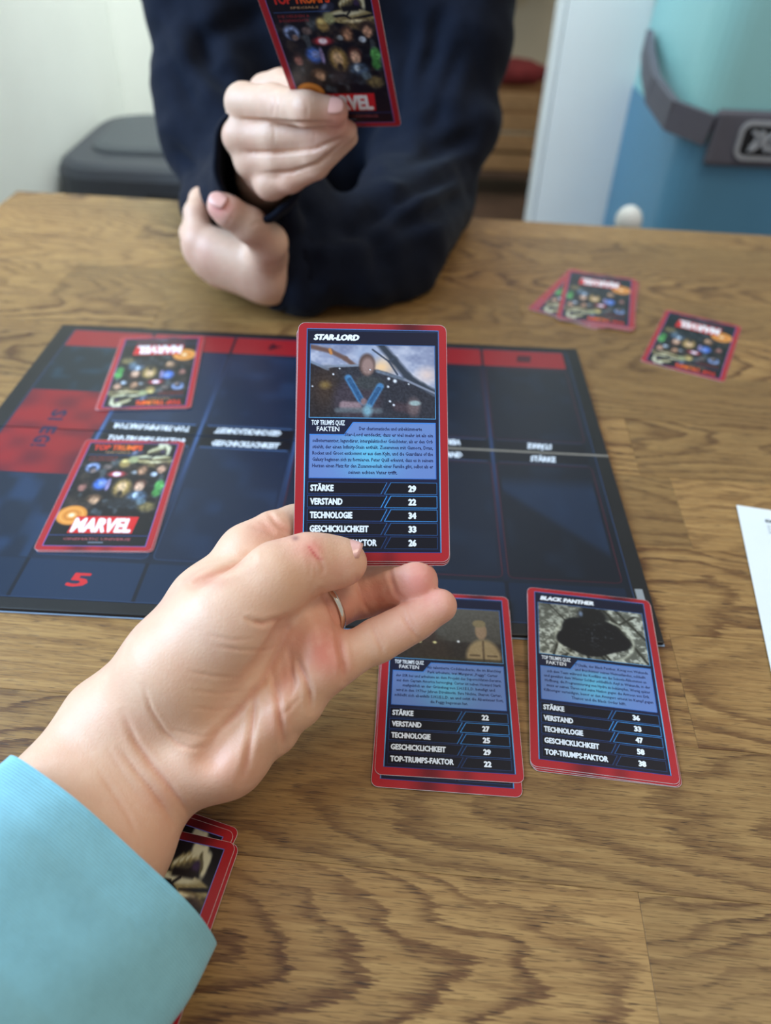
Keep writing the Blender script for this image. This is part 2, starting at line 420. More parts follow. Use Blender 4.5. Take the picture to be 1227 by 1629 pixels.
o = link('folded_scarf', from_bm('folded_scarf', bm), M['redcoat'], None, True); o.location = (float(cc[0])+.01, cy, zc+.143+.14+.036)
tag(o, 'dark red bundled scarf lying on the upper wooden crate', 'scarf')

# ------------------------------------------------------------------ table of oak staves
TH = math.radians(-3.0)
tbl = empty('oak_table', (0, 0, 0), (0, 0, TH)); tag(tbl, 'oak butcher-block table with visible staves, carrying the game board and cards', 'table')
rng = random.Random(5)
XL, XR, YB = -0.453, 0.86, 0.811
rows = [(-.128+.064*i, -.064+.064*i) for i in range(15)]
rows[-1] = (rows[-1][0], YB)
fixed = {1: [-.2], 3: [.093], 4: [-.26, .31], 5: [.130, -.21], 6: [-.12, .38], 7: [-.30, .156], 8: [.138, -.27, .52], 9: [-.05, .30], 10: [-.22, .20], 11: [.075, -.32, .47], 12: [-.1, .37], 13: [.15, -.29], 14: [-.18, .45], 2: [-.05, .45], 0: [.1]}
stave_cache = {}
for ri, (y0, y1) in enumerate(rows):
    cuts = sorted([XL] + fixed.get(ri, []) + [XR])
    for a, b in zip(cuts[:-1], cuts[1:]):
        # long gaps get another joint outside the seen part
        bm = bmesh.new()
        top = -rng.random()*0.00008
        g = .00005
        add_box(bm, (0, 0, -.0135+top/2), (b-a-2*g, y1-y0-2*g, .027+top), 0, .00012, 1)
        s = link('stave', from_bm('stave', bm), M['oak'], tbl)
        s.location = ((a+b)/2, (y0+y1)/2, 0)
box('underframe', ((XL+XR)/2, .33, -.035), (XR-XL-.16, .80, .014), M['brown'], tbl)
for sx in (XL+.09, XR-.09):
    for sy in (-.05, .73): box('leg', (sx, sy, (-.028+FLOOR)/2), (.06, .06, -FLOOR-.028), M['oak'], tbl, .004)

# ------------------------------------------------------------------ printed things
FONT = {}
def text_tris(s, bold=0.0, res=2):
    key = (s, bold, res)
    if key in FONT: return FONT[key]
    cu = bpy.data.curves.new('t', 'FONT'); cu.body = s; cu.offset = bold; cu.resolution_u = res; cu.fill_mode = 'FRONT'
    ob = bpy.data.objects.new('t', cu); C.objects.link(ob)
    dg = bpy.context.evaluated_depsgraph_get(); me = ob.evaluated_get(dg).to_mesh()
    me.calc_loop_triangles()
    v = np.array([tuple(p.co)[:2] for p in me.vertices]); t = np.array([tuple(q.vertices) for q in me.loop_triangles])
    ob.evaluated_get(dg).to_mesh_clear(); bpy.data.objects.remove(ob); bpy.data.curves.remove(cu)
    FONT[key] = (v, t); return v, t
def vnoise(u, v, seed=0):
    """smooth value noise on arrays"""
    r = np.random.RandomState(seed); T = r.rand(64, 64)
    iu = np.floor(u).astype(int); iv = np.floor(v).astype(int); fu = u-iu; fv = v-iv
    fu = fu*fu*(3-2*fu); fv = fv*fv*(3-2*fv)
    g = lambda a, b: T[a % 64, b % 64]
    return (g(iu, iv)*(1-fu)+g(iu+1, iv)*fu)*(1-fv)+(g(iu, iv+1)*(1-fu)+g(iu+1, iv+1)*fu)*fv
class Print:
    """flat ink on a sheet w x h mm, u to the right and v down from the top left corner"""
    def __init__(s, w, h, step=0.006):
        s.w, s.h, s.v, s.f, s.c, s.n, s.step = w, h, [], [], [], 0, step
    def raw(s, uv, faces, cols, layer):
        uv = np.asarray(uv, float); k = len(uv)
        z = np.full((k, 1), (layer+1)*s.step)
        s.v.append(np.c_[uv[:, 0]-s.w/2, s.h/2-uv[:, 1], z]/1000.0)
        s.f += [tuple(int(i)+s.n for i in q) for q in faces]
        cols = np.asarray(cols, float)
        if cols.ndim == 1: cols = np.tile(cols, (k, 1))
        s.c.append(lin(cols)); s.n += k
    def poly(s, pts, col, layer=1):
        if callable(col): col = np.array([col(u, v) for u, v in pts])
        s.raw(pts, [tuple(range(len(pts)))[::-1]], col, layer)
    def rect(s, a, b, c, d, col, layer=1):
        s.poly([(a, b), (c, b), (c, d), (a, d)], col, layer)
    def rrect(s, a, b, c, d, r, col, layer=1):
        s.poly([(x+(a+c)/2, y+(b+d)/2) for x, y in rrect(c-a, d-b, r, 5)][::-1], col, layer)
    def line(s, pts, w, col, layer=2, closed=False):
        P = [np.array(p, float) for p in pts]
        if closed: P.append(P[0])
        for i, (a, b) in enumerate(zip(P[:-1], P[1:])):
            d = b-a; L = np.hypot(*d)
            if L < 1e-6: continue
            d /= L; n = np.array([-d[1], d[0]])*w/2; k = max(1, int(L/6)); e = d*w*.3
            ts = np.linspace(0, 1, k+1); uv = []
            for t in ts:
                p = (a-e)*(1-t)+(b+e)*t; uv += [p-n, p+n]
            cl = np.array([col(u, v) for u, v in uv]) if callable(col) else col
            s.raw(uv, [(2*j, 2*j+1, 2*j+3, 2*j+2) for j in range(k)], cl, layer)
    def grid(s, a, b, c, d, nu, nv, fn, layer=1):
        U, V = np.meshgrid(np.linspace(0, 1, nu), np.linspace(0, 1, nv))
        cols = fn(U, V).reshape(-1, 3)
        uv = np.c_[(a+U*(c-a)).ravel(), (b+V*(d-b)).ravel()]
        fc = [(j*nu+i, (j+1)*nu+i, (j+1)*nu+i+1, j*nu+i+1) for j in range(nv-1) for i in range(nu-1)]
        s.raw(uv, fc, cols, layer)
    def text(s, txt, u, v, h, col, width=None, align='l', bold=.02, shear=0.0, rot=0, layer=4, res=2, cap=.73):
        """cap height h with baseline at v; width forces the total width"""
        P, T = text_tris(txt, min(bold, .012), res)
        P = P.copy(); P[:, 0] -= P[:, 0].min()
        q = max(0, (bold-.012)*1.15); sh_ = [(0, 0), (q, 0), (2*q, 0), (q, q*.7), (q, -q*.7)] if bold > .02 else [(0, 0)]
        P0, wd = P, P[:, 0].max()+2*q
        for i_, d_ in enumerate(sh_):
            s._text(P0+np.array(d_), T, wd, u, v, h, col, width, align, shear, rot, layer+.16*i_, cap)
    def _text(s, P, T, wd, u, v, h, col, width, align, shear, rot, layer, cap):
        sy = h/cap; sx = (width/wd) if width else sy
        x = P[:, 0]*sx + P[:, 1]*sy*shear; y = P[:, 1]*sy
        W = wd*sx
        if align == 'c': x -= W/2
        if align == 'r': x -= W
        c_, s_ = math.cos(math.radians(rot)), math.sin(math.radians(rot))
        uu = u + x*c_ + y*s_; vv = v - (y*c_ - x*s_)
        uv = np.c_[uu, vv]
        cl = np.array([col(a, b) for a, b in uv]) if callable(col) else col
        s.raw(uv, T, cl, layer)
    def build(s, name, mat):
        v = np.concatenate(s.v); c = np.concatenate(s.c)
        me = bpy.data.meshes.new(name); me.from_pydata(v.tolist(), [], s.f); me.update()
        at = me.color_attributes.new('ink', 'FLOAT_COLOR', 'POINT')
        at.data.foreach_set('color', np.c_[c, np.ones(len(c))].astype(np.float32).ravel())
        # every face up
        me.materials.append(mat)
        bm = bmesh.new(); bm.from_mesh(me)
        fl = [f for f in bm.faces if f.normal.z < 0]
        if fl: bmesh.ops.reverse_faces(bm, faces=fl)
        bm.to_mesh(me); bm.free()
        return me

def el(U, V, cu, cv, ru, rv, soft=.35, rot=0):
    c_, s_ = math.cos(rot), math.sin(rot)
    x = (U-cu)*c_+(V-cv)*s_; y = -(U-cu)*s_+(V-cv)*c_
    d = np.sqrt((x/ru)**2+(y/rv)**2)
    return np.clip((1+soft-d)/(2*soft), 0, 1)
def seg(U, V, a, b, w, soft=.5):
    ax, ay = a; bx, by = b; dx, dy = bx-ax, by-ay
    t = np.clip(((U-ax)*dx+(V-ay)*dy)/(dx*dx+dy*dy), 0, 1)
    d = np.hypot(U-ax-t*dx, (V-ay-t*dy)*.62)/w
    return np.clip((1+soft-d)/(2*soft), 0, 1)
def over(img, mask, col):
    m_ = mask[..., None]; return img*(1-m_)+np.asarray(col, float)*m_

RED = (168, 34, 42)
def border(p, w, h, inner):
    """red rounded border with its dark smudges"""
    p.rrect(.12, .12, w-.12, h-.12, 2.9, RED, 0)
    a, b, c, d = inner
    def smt(U, V):
        t = np.exp(-((U-.78)/.12)**2)*.75; return over(np.ones(U.shape+(3,))*RED, t, (62, 12, 24))
    def smb(U, V):
        t = np.exp(-((U-.36)/.10)**2)*.6+np.exp(-((U-.62)/.06)**2)*.35; return over(np.ones(U.shape+(3,))*RED, np.clip(t, 0, 1), (70, 12, 24))
    p.grid(3.2, .12, w-3.2, b+.3, 40, 3, smt, 1); p.grid(3.2, d-.3, w-3.2, h-.12, 40, 3, smb, 1)

def cyan(u, v):
    t = math.exp(-((v-66)/34.0)**2)
    return (60+40*t, 95+95*t, 150+85*t)
def pic_cockpit(U, V):
    n = vnoise(U*7, V*5, 1)*.5+vnoise(U*17, V*12, 2)*.3+vnoise(U*40, V*30, 3)*.2
    im = np.ones(U.shape+(3,))*(150, 156, 180)
    im = over(im, np.clip((n-.40)*3, 0, 1), (196, 196, 210))
    im = over(im, np.clip((.45-n)*3, 0, 1)*.8, (112, 118, 148))
    im = over(im, el(U, V, .57, .30, .09, .10, .8), (238, 196, 150)); im = over(im, el(U, V, .94, .40, .07, .09, .8)*.8, (236, 205, 190))
    im = over(im, el(U, V, .46, .12, .09, .14, .4)*.5, (120, 140, 175))
    for a, b, w in (((0, .03), (.16, .09), .020), ((.16, .09), (.28, .19), .020), ((.28, .19), (.38, .32), .020)): im = over(im, seg(U, V, a, b, w), (104, 78, 72))
    im = over(im, seg(U, V, (.155, .07), (.165, .12), .012), (196, 130, 70))
    line = np.interp(U, [0, .12, .2, .40, .52, .62, .78, .90, 1], [.23, .33, .29, .27, .32, .36, .46, .58, .68])
    dk = np.clip((V-line)/.03, 0, 1)
    im = over(im, dk, (44, 46, 56)); im = over(im, dk*np.clip((.3-U)*5, 0, 1)*.8, (40, 32, 34))
    im = over(im, seg(U, V, (.12, .30), (.42, .28), .010), (128, 138, 156)); im = over(im, seg(U, V, (.0, .24), (.14, .34), .012), (118, 130, 150))
    for a, b, w in (((.56, -.02), (.67, .20), .030), ((.67, .20), (.78, .42), .032), ((.78, .42), (.90, .56), .030), ((.90, .56), (1.02, .66), .030)): im = over(im, seg(U, V, a, b, w), (50, 58, 70))
    for a, b in (((.50, .06), (.63, .22)), ((.63, .22), (.70, .40)), ((.63, .22), (.67, .18))): im = over(im, seg(U, V, a, b, .008), (60, 68, 84))
    im = over(im, seg(U, V, (.54, .36), (.76, .47), .014), (98, 108, 124)); im = over(im, seg(U, V, (.76, .47), (1, .65), .010), (130, 134, 150))
    im = over(im, el(U, V, .13, .60, .10, .22, .6)*.8, (64, 48, 40)); im = over(im, el(U, V, .12, .56, .04, .05, .6), (120, 96, 56))
    # an empty padded seat with two blue harness straps
    im = over(im, el(U, V, .38, .75, .19, .30, .18), (60, 52, 62)); im = over(im, el(U, V, .47, .52, .12, .10, .3), (58, 62, 66))
    im = over(im, el(U, V, .455, .27, .066, .155, .15), (92, 72, 68)); im = over(im, el(U, V, .460, .29, .048, .115, .25), (150, 122, 116))
    im = over(im, seg(U, V, (.305, .46), (.415, .78), .030, .25), (70, 122, 168)); im = over(im, seg(U, V, (.315, .48), (.41, .76), .017, .3), (44, 84, 124))
    im = over(im, seg(U, V, (.56, .57), (.475, .82), .030, .25), (70, 122, 168)); im = over(im, seg(U, V, (.55, .60), (.48, .80), .017, .3), (44, 84, 124))
    im = over(im, seg(U, V, (.27, .83), (.38, .84), .034, .3), (140, 116, 122)); im = over(im, el(U, V, .43, .78, .025, .05, .3), (130, 104, 108))
    im = over(im, seg(U, V, (.22, .90), (.56, .90), .022, .5)*.8, (96, 104, 110)); im = over(im, el(U, V, .46, .90, .035, .08, .5), (120, 160, 176))
    im = over(im, seg(U, V, (.70, .84), (.82, .88), .040, .4), (66, 54, 62)); im = over(im, el(U, V, .83, .84, .05, .12, .4), (104, 88, 90)); im = over(im, el(U, V, .84, .79, .045, .035, .3), (150, 168, 168))
    for x, y, r in ((.63, .46, 10), (.68, .49, 13), (.625, .57, 8), (.64, .77, 8), (.67, .82, 8), (.235, .33, 6), (.185, .41, 7), (.02, .58, 6), (.79, .53, 6), (.48, .34, 5)):
        im = over(im, el(U, V, x, y, r*.0011, r*.0018, .5), (232, 236, 245))
    sp = vnoise(U*90, V*60, 8); im = im + ((sp-.5)*22*dk)[..., None]
    return np.clip(im, 0, 255)
def pic_soldier(U, V):
    im = np.ones(U.shape+(3,))*(84, 80, 72)*(1-.25*V[..., None])
    im = over(im, np.clip((V-.62)/.05, 0, 1), (46, 40, 36))
    im = over(im, el(U, V, .33, .85, .20, .28, .3), (52, 42, 34)); im = over(im, el(U, V, .33, .55, .06, .13, .3), (58, 46, 40))
    for x in (.24, .38): im = over(im, el(U, V, x, .68, .018, .02, .5), (220, 205, 140))
    im = over(im, el(U, V, .83, .92, .16, .34, .12), (150, 128, 92)); im = over(im, seg(U, V, (.83, .62), (.83, 1), .010), (96, 78, 56))
    im = over(im, el(U, V, .815, .42, .055, .16, .15), (142, 116, 90)); im = over(im, el(U, V, .80, .28, .062, .075, .15), (124, 108, 78))
    for x in (.75, .91): im = over(im, seg(U, V, (x-.04, .88), (x+.04, .88), .010), (96, 78, 56))
    im = over(im, el(U, V, .60, .64, .012, .02, .5), (235, 235, 235)); im = over(im, np.clip((V-.93)/.03, 0, 1)*np.clip((U-.15)*9, 0, 1)*.75, (50, 44, 30))
    return np.clip(im+(vnoise(U*60, V*40, 5)[..., None]-.5)*14, 0, 255)
def pic_web(U, V):
    n = vnoise(U*26, V*18, 6)*.6+vnoise(U*60, V*44, 7)*.4
    im = np.ones(U.shape+(3,))*(96, 98, 88); im = over(im, np.clip((n-.42)*3.5, 0, 1), (190, 194, 180))
    im = over(im, np.clip(.6-U, 0, 1)*np.clip(.5-V, 0, 1)*1.8, (70, 70, 62))
    rg = random.Random(3)
    for k in range(16):
        a = (rg.random()*1.1-.05, -.1 if k % 2 else rg.random()); b = (a[0]+rg.uniform(-.5, .5), a[1]+rg.uniform(.3, 1.0))
        im = over(im, seg(U, V, a, b, rg.uniform(.006, .014)), (52, 52, 44))
    d = np.hypot((U-.52)/.36, (V-.62)/.42); im = over(im, np.clip(1-np.abs(d-1)/.07, 0, 1)*.7, (205, 208, 188))
    ang = np.arctan2(V-.58, U-.50); R = 1+.06*np.sin(ang*5)+.05*np.sin(ang*3+1)
    dd = np.hypot((U-.50)/.33, (V-.58)/.36)/R
    im = over(im, np.clip((1.05-dd)/.08, 0, 1), (20, 21, 24)); im = over(im, el(U, V, .52, .18, .14, .20, .2), (26, 27, 28))
    im = over(im, el(U, V, .41, .14, .018, .05, .5)*.8, (130, 150, 180))
    im = over(im, np.clip((vnoise(U*40, V*30, 9)-.72)*4, 0, 1)*el(U, V, .55, .5, .2, .25, .6)*.6, (90, 96, 104))
    return np.clip(im, 0, 255)

def card_front(title, pic, body, vals, first='TOP-TRUMPS-FAKTOR'):
    p = Print(62, 100); border(p, 62, 100, (3.7, 2.7, 58.6, 96.3))
    def navy(U, V): return np.ones(U.shape+(3,))*(14, 20, 44)*(1+.5*np.exp(-((V-.60)/.16)**2))[..., None]
    p.grid(3.7, 2.7, 58.6, 96.3, 3, 30, navy, 2)
    for x in (3.75, 58.55): p.line([(x, 2.7), (x, 96.3)], .42, cyan, 3)
    p.line([(3.7, 2.7), (58.6, 2.7)], .3, (70, 130, 200), 3); p.line([(3.7, 96.3), (58.6, 96.3)], .3, (50, 60, 130), 3)
    p.text(title, 6.4, 7.5, 2.45, (238, 244, 250), width=len(title)*2.05+.4, bold=.075, shear=.22)
    p.line([(4.2, 3.5), (58.0, 3.5)], .2, (30, 60, 100), 4)
    p.grid(5.3, 9.6, 56.8, 41.0, 150, 92, pic, 3)
    p.line([(5.2, 9.4), (57, 9.4), (57, 41.1), (5.2, 41.1)], .32, cyan, 4, True)
    p.text('TOP TRUMPS QUIZ', 6.2, 44.2, 2.1, (232, 240, 248), width=13.6, bold=.03, layer=5)
    p.text('FAKTEN', 8.4, 46.8, 2.0, (240, 245, 250), width=9.2, bold=.02, layer=5)
    bx = [(5.6, 48.3), (19.6, 48.3), (23.2, 43.0), (56.9, 43.0), (56.9, 66.3), (5.6, 66.3)]
    def blue(u, v):
        t = math.exp(-((u-30)/11.0)**2-((v-56)/10.0)**2); return (122+10*t, 152+52*t, 214+26*t)
    def bluea(U, V):
        u = 5.6+U*51.3; v = 48.3+V*18
        t = np.exp(-((u-30)/11.0)**2-((v-56)/10.0)**2); return np.stack([104-4*t, 132+50*t, 190+26*t], -1)
    p.grid(5.6, 48.3, 56.9, 66.3, 26, 12, bluea, 3)
    p.poly([(19.6, 48.3), (23.2, 43.0), (56.9, 43.0), (56.9, 48.3)], (105, 134, 190), 3)
    p.line(bx, .3, (60, 110, 190), 4, True); p.line([bx[0], bx[1], bx[2], bx[3]], .45, (66, 130, 210), 5)
    for i, tline in enumerate(body):
        wd = min(49.0, len(tline)*.735); cx = 38.5 if i == 0 else (37.8 if i == 1 else 31.3)
        p.text(tline, cx, 46.2+i*2.62, 1.52, (16, 22, 74), width=wd, align='c', bold=.021, layer=5, res=1)
    rowsn = ('STÄRKE', 'VERSTAND', 'TECHNOLOGIE', 'GESCHICKLICHKEIT', first)
    wid = (9.4, 13.0, 17.0, 23.5, 26.8)
    for i in range(5):
        y0 = 68.0+5.52*i; y1 = y0+4.75
        L = [(5.2, y0), (37.0, y0), (34.6, y1), (5.2, y1)]; R = [(38.6, y0), (57.2, y0), (57.2, y1), (36.0, y1)]
        p.poly(L, (9, 12, 26), 3); p.poly(R, (9, 12, 26), 3)
        gl = math.exp(-((i-1.2)/1.6)**2)
        cg = (28+30*gl, 52+90*gl, 92+120*gl); cg2 = (26+14*gl, 40+40*gl, 80+60*gl)
        p.line(L, .2, cg2, 4, True); p.line(L[1:3], .34, cg, 5); p.line(R, .26, cg, 4, True); p.line([R[3], R[0]], .36, cg, 5)
        p.text(rowsn[i], 6.2, y1-1.15, 2.55, (230, 238, 246), width=wid[i], bold=.055, layer=6)
        p.text(str(vals[i]), 47.2, y1-1.15, 2.5, (236, 242, 248), width=3.3, align='c', bold=.07, layer=6)
    return p.build('front_print', M['ink'])

def pic_back(U, V):
    n = vnoise(U*9, V*13, 11)*.6+vnoise(U*24, V*36, 12)*.4
    im = np.ones(U.shape+(3,))*(13, 15, 24)
    mid = np.clip((V-.15)/.05, 0, 1)*np.clip((.80-V)/.08, 0, 1)
    im = over(im, np.clip((n-.5)*4, 0, 1)*mid*.8, (58, 50, 46)); im = over(im, np.clip((vnoise(U*14, V*20, 14)-.66)*5, 0, 1)*mid*.7, (84, 96, 104))
    # curved bronze plates, top right: generic armour shapes
    dk = (18, 18, 24); g1 = (150, 140, 100); g2 = (206, 206, 178)
    im = over(im, el(U, V, .56, .115, .085, .034, .15, -.25), (44, 48, 70)); im = over(im, el(U, V, .545, .105, .03, .013, .5, -.4), (128, 138, 170))
    im = over(im, el(U, V, .78, .175, .23, .050, .08, .02), g1); im = over(im, el(U, V, .74, .150, .16, .020, .3, -.05), g2)
    for a, b in (((.60, .17), (.72, .165)), ((.72, .165), (.78, .195)), ((.78, .14), (.74, .165)), ((.80, .19), (1, .165))): im = over(im, seg(U, V, a, b, .0055), dk)
    im = over(im, el(U, V, .86, .225, .15, .040, .2), (104, 90, 62)); im = over(im, el(U, V, .82, .205, .10, .012, .5), (212, 204, 168)); im = over(im, el(U, V, .93, .255, .10, .04, .4), (56, 44, 36))
    im = over(im, el(U, V, .79, .078, .10, .032, .2, -.55), (70, 66, 54))
    for k in range(5): im = over(im, seg(U, V, (.695+.036*k, .098-.013*k), (.735+.036*k, .068-.013*k), .0125), g1); im = over(im, seg(U, V, (.70+.036*k, .092-.013*k), (.73+.036*k, .070-.013*k), .006), g2)
    for a, b in (((.80, .018), (.87, .030)), ((.87, .030), (.915, .058)), ((.915, .058), (.915, .100))): im = over(im, seg(U, V, a, b, .019), g2)
    im = over(im, seg(U, V, (.86, .045), (.895, .095), .010), (92, 88, 66)); im = over(im, el(U, V, .855, .092, .026, .024, .4), (56, 44, 78))
    im = over(im, seg(U, V, (.72, .125), (.86, .122), .010), dk)
    B = [(.48, .22, .060, .050, (150, 128, 78)), (.47, .20, .030, .020, (196, 182, 120)), (.56, .18, .055, .040, (154, 160, 120)), (.70, .29, .065, .055, (88, 62, 48)), (.70, .295, .040, .036, (172, 132, 106)),
         (.91, .25, .070, .045, (60, 48, 44)), (.905, .28, .045, .040, (186, 146, 124)), (.15, .27, .075, .048, (140, 164, 214)), (.15, .285, .045, .035, (44, 52, 74)), (.17, .305, .030, .020, (150, 128, 122)),
         (.31, .26, .050, .028, (104, 92, 92)), (.44, .335, .10, .030, (150, 46, 56)), (.44, .335, .045, .022, (222, 206, 224)), (.84, .33, .035, .022, (190, 206, 226)), (.62, .315, .03, .018, (140, 150, 160)),
         (.13, .46, .060, .048, (48, 34, 36)), (.13, .475, .040, .034, (152, 104, 96)), (.31, .435, .080, .058, (62, 104, 190)), (.33, .43, .045, .030, (128, 150, 214)), (.39, .44, .022, .06, (140, 130, 176)),
         (.55, .47, .095, .085, (150, 124, 72)), (.545, .465, .050, .052, (206, 174, 136)), (.55, .53, .03, .03, (40, 34, 30)), (.73, .43, .070, .050, (80, 48, 42)), (.73, .46, .048, .052, (210, 172, 148)),
         (.94, .44, .050, .048, (92, 172, 92)), (.93, .51, .045, .042, (70, 140, 72)), (.30, .575, .085, .040, (84, 62, 48)), (.31, .60, .050, .038, (180, 144, 116)), (.74, .55, .10, .050, (72, 92, 116)),
         (.72, .54, .030, .024, (176, 196, 214)), (.60, .62, .16, .045, (34, 38, 46)), (.88, .65, .090, .048, (110, 98, 66)), (.80, .60, .05, .03, (90, 110, 124)), (.20, .66, .12, .05, (52, 44, 44))]
    for cu, cv, ru, rv, c_ in B: im = over(im, el(U, V, cu, cv, ru, rv, .28), c_)
    im = im*(1+((vnoise(U*45, V*70, 15)-.5)*.5*mid)[..., None])
    # orange ringed disc
    disc = el(U, V, .15, .735, .155, .088, .06); im = over(im, disc, (216, 138, 58))
    rr = np.hypot((U-.15)/.155, (V-.735)/.088)
    im = over(im, disc*np.clip(1-np.abs(rr-.72)/.06, 0, 1)*.8, (240, 190, 110)); im = over(im, disc*np.clip(1-np.abs(rr-.45)/.05, 0, 1)*.7, (150, 80, 36)); im = over(im, np.clip(1.3-rr*4, 0, 1), (250, 236, 200))
    return np.clip(im, 0, 255)
def card_back():
    p = Print(62, 100); border(p, 62, 100, (3.9, 3.2, 58.2, 96.4))
    p.grid(3.9, 3.2, 58.2, 96.4, 120, 200, pic_back, 2)
    vio = lambda u, v: (90+60*math.exp(-((v-50)/40.)**2), 100+30*math.exp(-((v-50)/40.)**2), 190)
    p.line([(3.9, 3.2), (58.2, 3.2), (58.2, 96.4), (3.9, 96.4)], .35, vio, 3, True)
    def org(u, v): return (206+24*max(0, min(1, (u-17)/12)), 44+70*max(0, 1-abs(u-28)/14.), 34)
    p.text('TOP TRUMPS', 7.2, 10.4, 5.2, org, width=30, bold=.05, layer=4)
    p.text('SPECIALS', 15.5, 13.6, 1.3, (196, 160, 120), width=15, bold=.01, layer=4, res=1)
    p.line([(6, 15.6), (36, 15.6)], .25, (66, 104, 170), 4)
    p.text('DIE HELDEN &', 7.5, 18.8, 1.7, (134, 44, 50), width=17, bold=.02, layer=4, res=1)
    p.text('BÖSEWICHTE', 7.5, 21.6, 1.7, (134, 44, 50), width=16, bold=.02, layer=4, res=1)
    p.poly([(15.5, 72.5), (49.5, 72.5), (48.5, 86.2), (13.6, 86.2)], (206, 34, 40), 3)
    p.text('MARVEL', 14.8, 85.0, 11.2, (240, 240, 242), width=32.6, bold=.055, shear=.03, layer=4)
    p.line([(4.2, 88.0), (58, 88.0)], .3, (60, 84, 150), 4)
    p.text('CINEMATIC UNIVERSE', 31, 91.8, 1.9, (168, 84, 92), width=36, align='c', bold=.01, layer=4, res=1)
    p.rect(27, 93.3, 35, 93.9, (130, 140, 160), 4)
    return p.build('back_print', M['ink'])

T_CARD = .00032
def stock_mesh():
    o = rrect(.062, .100, .0030, 6); n = len(o)
    v = [(x, y, -T_CARD) for x, y in o]+[(x, y, 0) for x, y in o]
    f = [tuple(range(n))[::-1], tuple(range(n, 2*n))]+[(j, (j+1) % n, n+(j+1) % n, n+j) for j in range(n)]
    me = mesh('card_stock', v, f); me.materials.append(M['stock']); return me
STOCK = stock_mesh()
BACK = card_back()
F1 = card_front('STAR-LORD', pic_cockpit, ['Der charismatische und unbekümmerte', 'Star-Lord entdeckt, dass er viel mehr ist als ein', 'selbsternannter, legendärer, intergalaktischer Geächteter, als er den Orb', 'stiehlt, der einen Infinity-Stein enthält. Zusammen mit Gamora, Drax,', 'Rocket und Groot entkommt er aus dem Kyln, und die Guardians of the', 'Galaxy beginnen sich zu formieren. Peter Quill erkennt, dass es in seinem', 'Herzen einen Platz für den Zusammenhalt einer Familie gibt, selbst als er', 'seinen echten Vater trifft.'], (29, 22, 34, 33, 26))
F2 = card_front('PEGGY CARTER', pic_soldier, ['Als talentierte Codeknackerin, die im Bletchley', 'Park arbeitete, trat Margaret „Peggy“ Carter', 'der SSR bei und arbeitete an dem Projekt des Supersoldaten-Serums,', 'aus dem Captain America hervorging. Carter ist neben Howard Stark', 'maßgeblich an der Gründung von S.H.I.E.L.D. beteiligt und', 'wird in den 1970er Jahren Direktorin. Ihre Nichte, Sharon Carter,', 'schließt sich ebenfalls S.H.I.E.L.D. an und setzt die Abenteuer fort,', 'die Peggy begonnen hat.'], (22, 27, 25, 29, 22))
F3 = card_front('BLACK PANTHER', pic_web, ["T'Challa, der Black Panther, König von Wakanda", 'und Beschützer seines Heimatlandes, schließt', 'sich dem Team während des Konflikts um das Sokovia-Abkommen an', 'und gewährt dem Winter Soldier schließlich Asyl in Wakanda, in der', 'Hoffnung, die Programmierung von Hydra zu bekämpfen. Wenig später', 'muss er seinen Thron und seine Nation gegen die Armeen von Erik', 'Killmonger verteidigen, bevor er den Avengers erneut im Kampf gegen', 'Thanos und die Black Order hilft.'], (36, 33, 47, 58, 38))

def card(mat_world, face, label, group=None, under=BACK, cat='card'):
    o = bpy.data.objects.new('trading_card', None); C.objects.link(o); o.empty_display_size = .01
    o.matrix_world = mat_world; tag(o, label, cat, group)
    s = bpy.data.objects.new('card_stock', STOCK); C.objects.link(s); s.parent = o
    fobj = bpy.data.objects.new('printed_face', face); C.objects.link(fobj); fobj.parent = o
    return o
def flat(x, y, z, ang):
    return Matrix.Translation((x, y, z)) @ Matrix.Rotation(math.radians(ang), 4, 'Z')

BT = .0030   # board thickness
e = T_CARD + .00008
# ---- board
bang = math.radians(-.85)
TLb = np.array([-.2570, .5355]); cA, sA = math.cos(bang), math.sin(bang)
BW, BH = 399.5, 289.0
board = empty('game_board', (0, 0, 0)); tag(board, 'folded dark blue and red match board with printed card slots, lying on the oak table', 'game board')
board.matrix_world = Matrix.Translation((TLb[0], TLb[1], BT)) @ Matrix.Rotation(bang, 4, 'Z') @ Matrix.Translation((BW/2000, -BH/2000, 0))
FOLD = 138.0  # v of the fold from the far edge
def half(v0, v1, name, mark=None):
    yc = (BH/2-(v0+v1)/2)/1000
    box(name, (0, yc, -BT/2-.00005), (BW/1000, (v1-v0)/1000, BT-.0001), M['black'], board, .0005)
    box('paper_rim', (0, yc, -BT+.00045), (BW/1000+.0012, (v1-v0)/1000+.0010, .0007), M['rim'], board, .0002)
half(0, FOLD-.6, 'board_panel'); half(FOLD+.6, BH, 'board_panel')
box('fold_strip', (0, (BH/2-FOLD)/1000, -BT+.0009), (BW/1000-.002, .004, .0016), M['stock'], board)
cols = [74.5+62.7*i for i in range(6)]
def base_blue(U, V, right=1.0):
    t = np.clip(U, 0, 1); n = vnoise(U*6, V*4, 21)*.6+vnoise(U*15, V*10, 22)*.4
    im = np.stack([20-6*t, 36-13*t, 58-24*t], -1)*(0.75+.5*n)[..., None]; return im  # lighter blue towards the left: partly the room's reflection, put into the ink
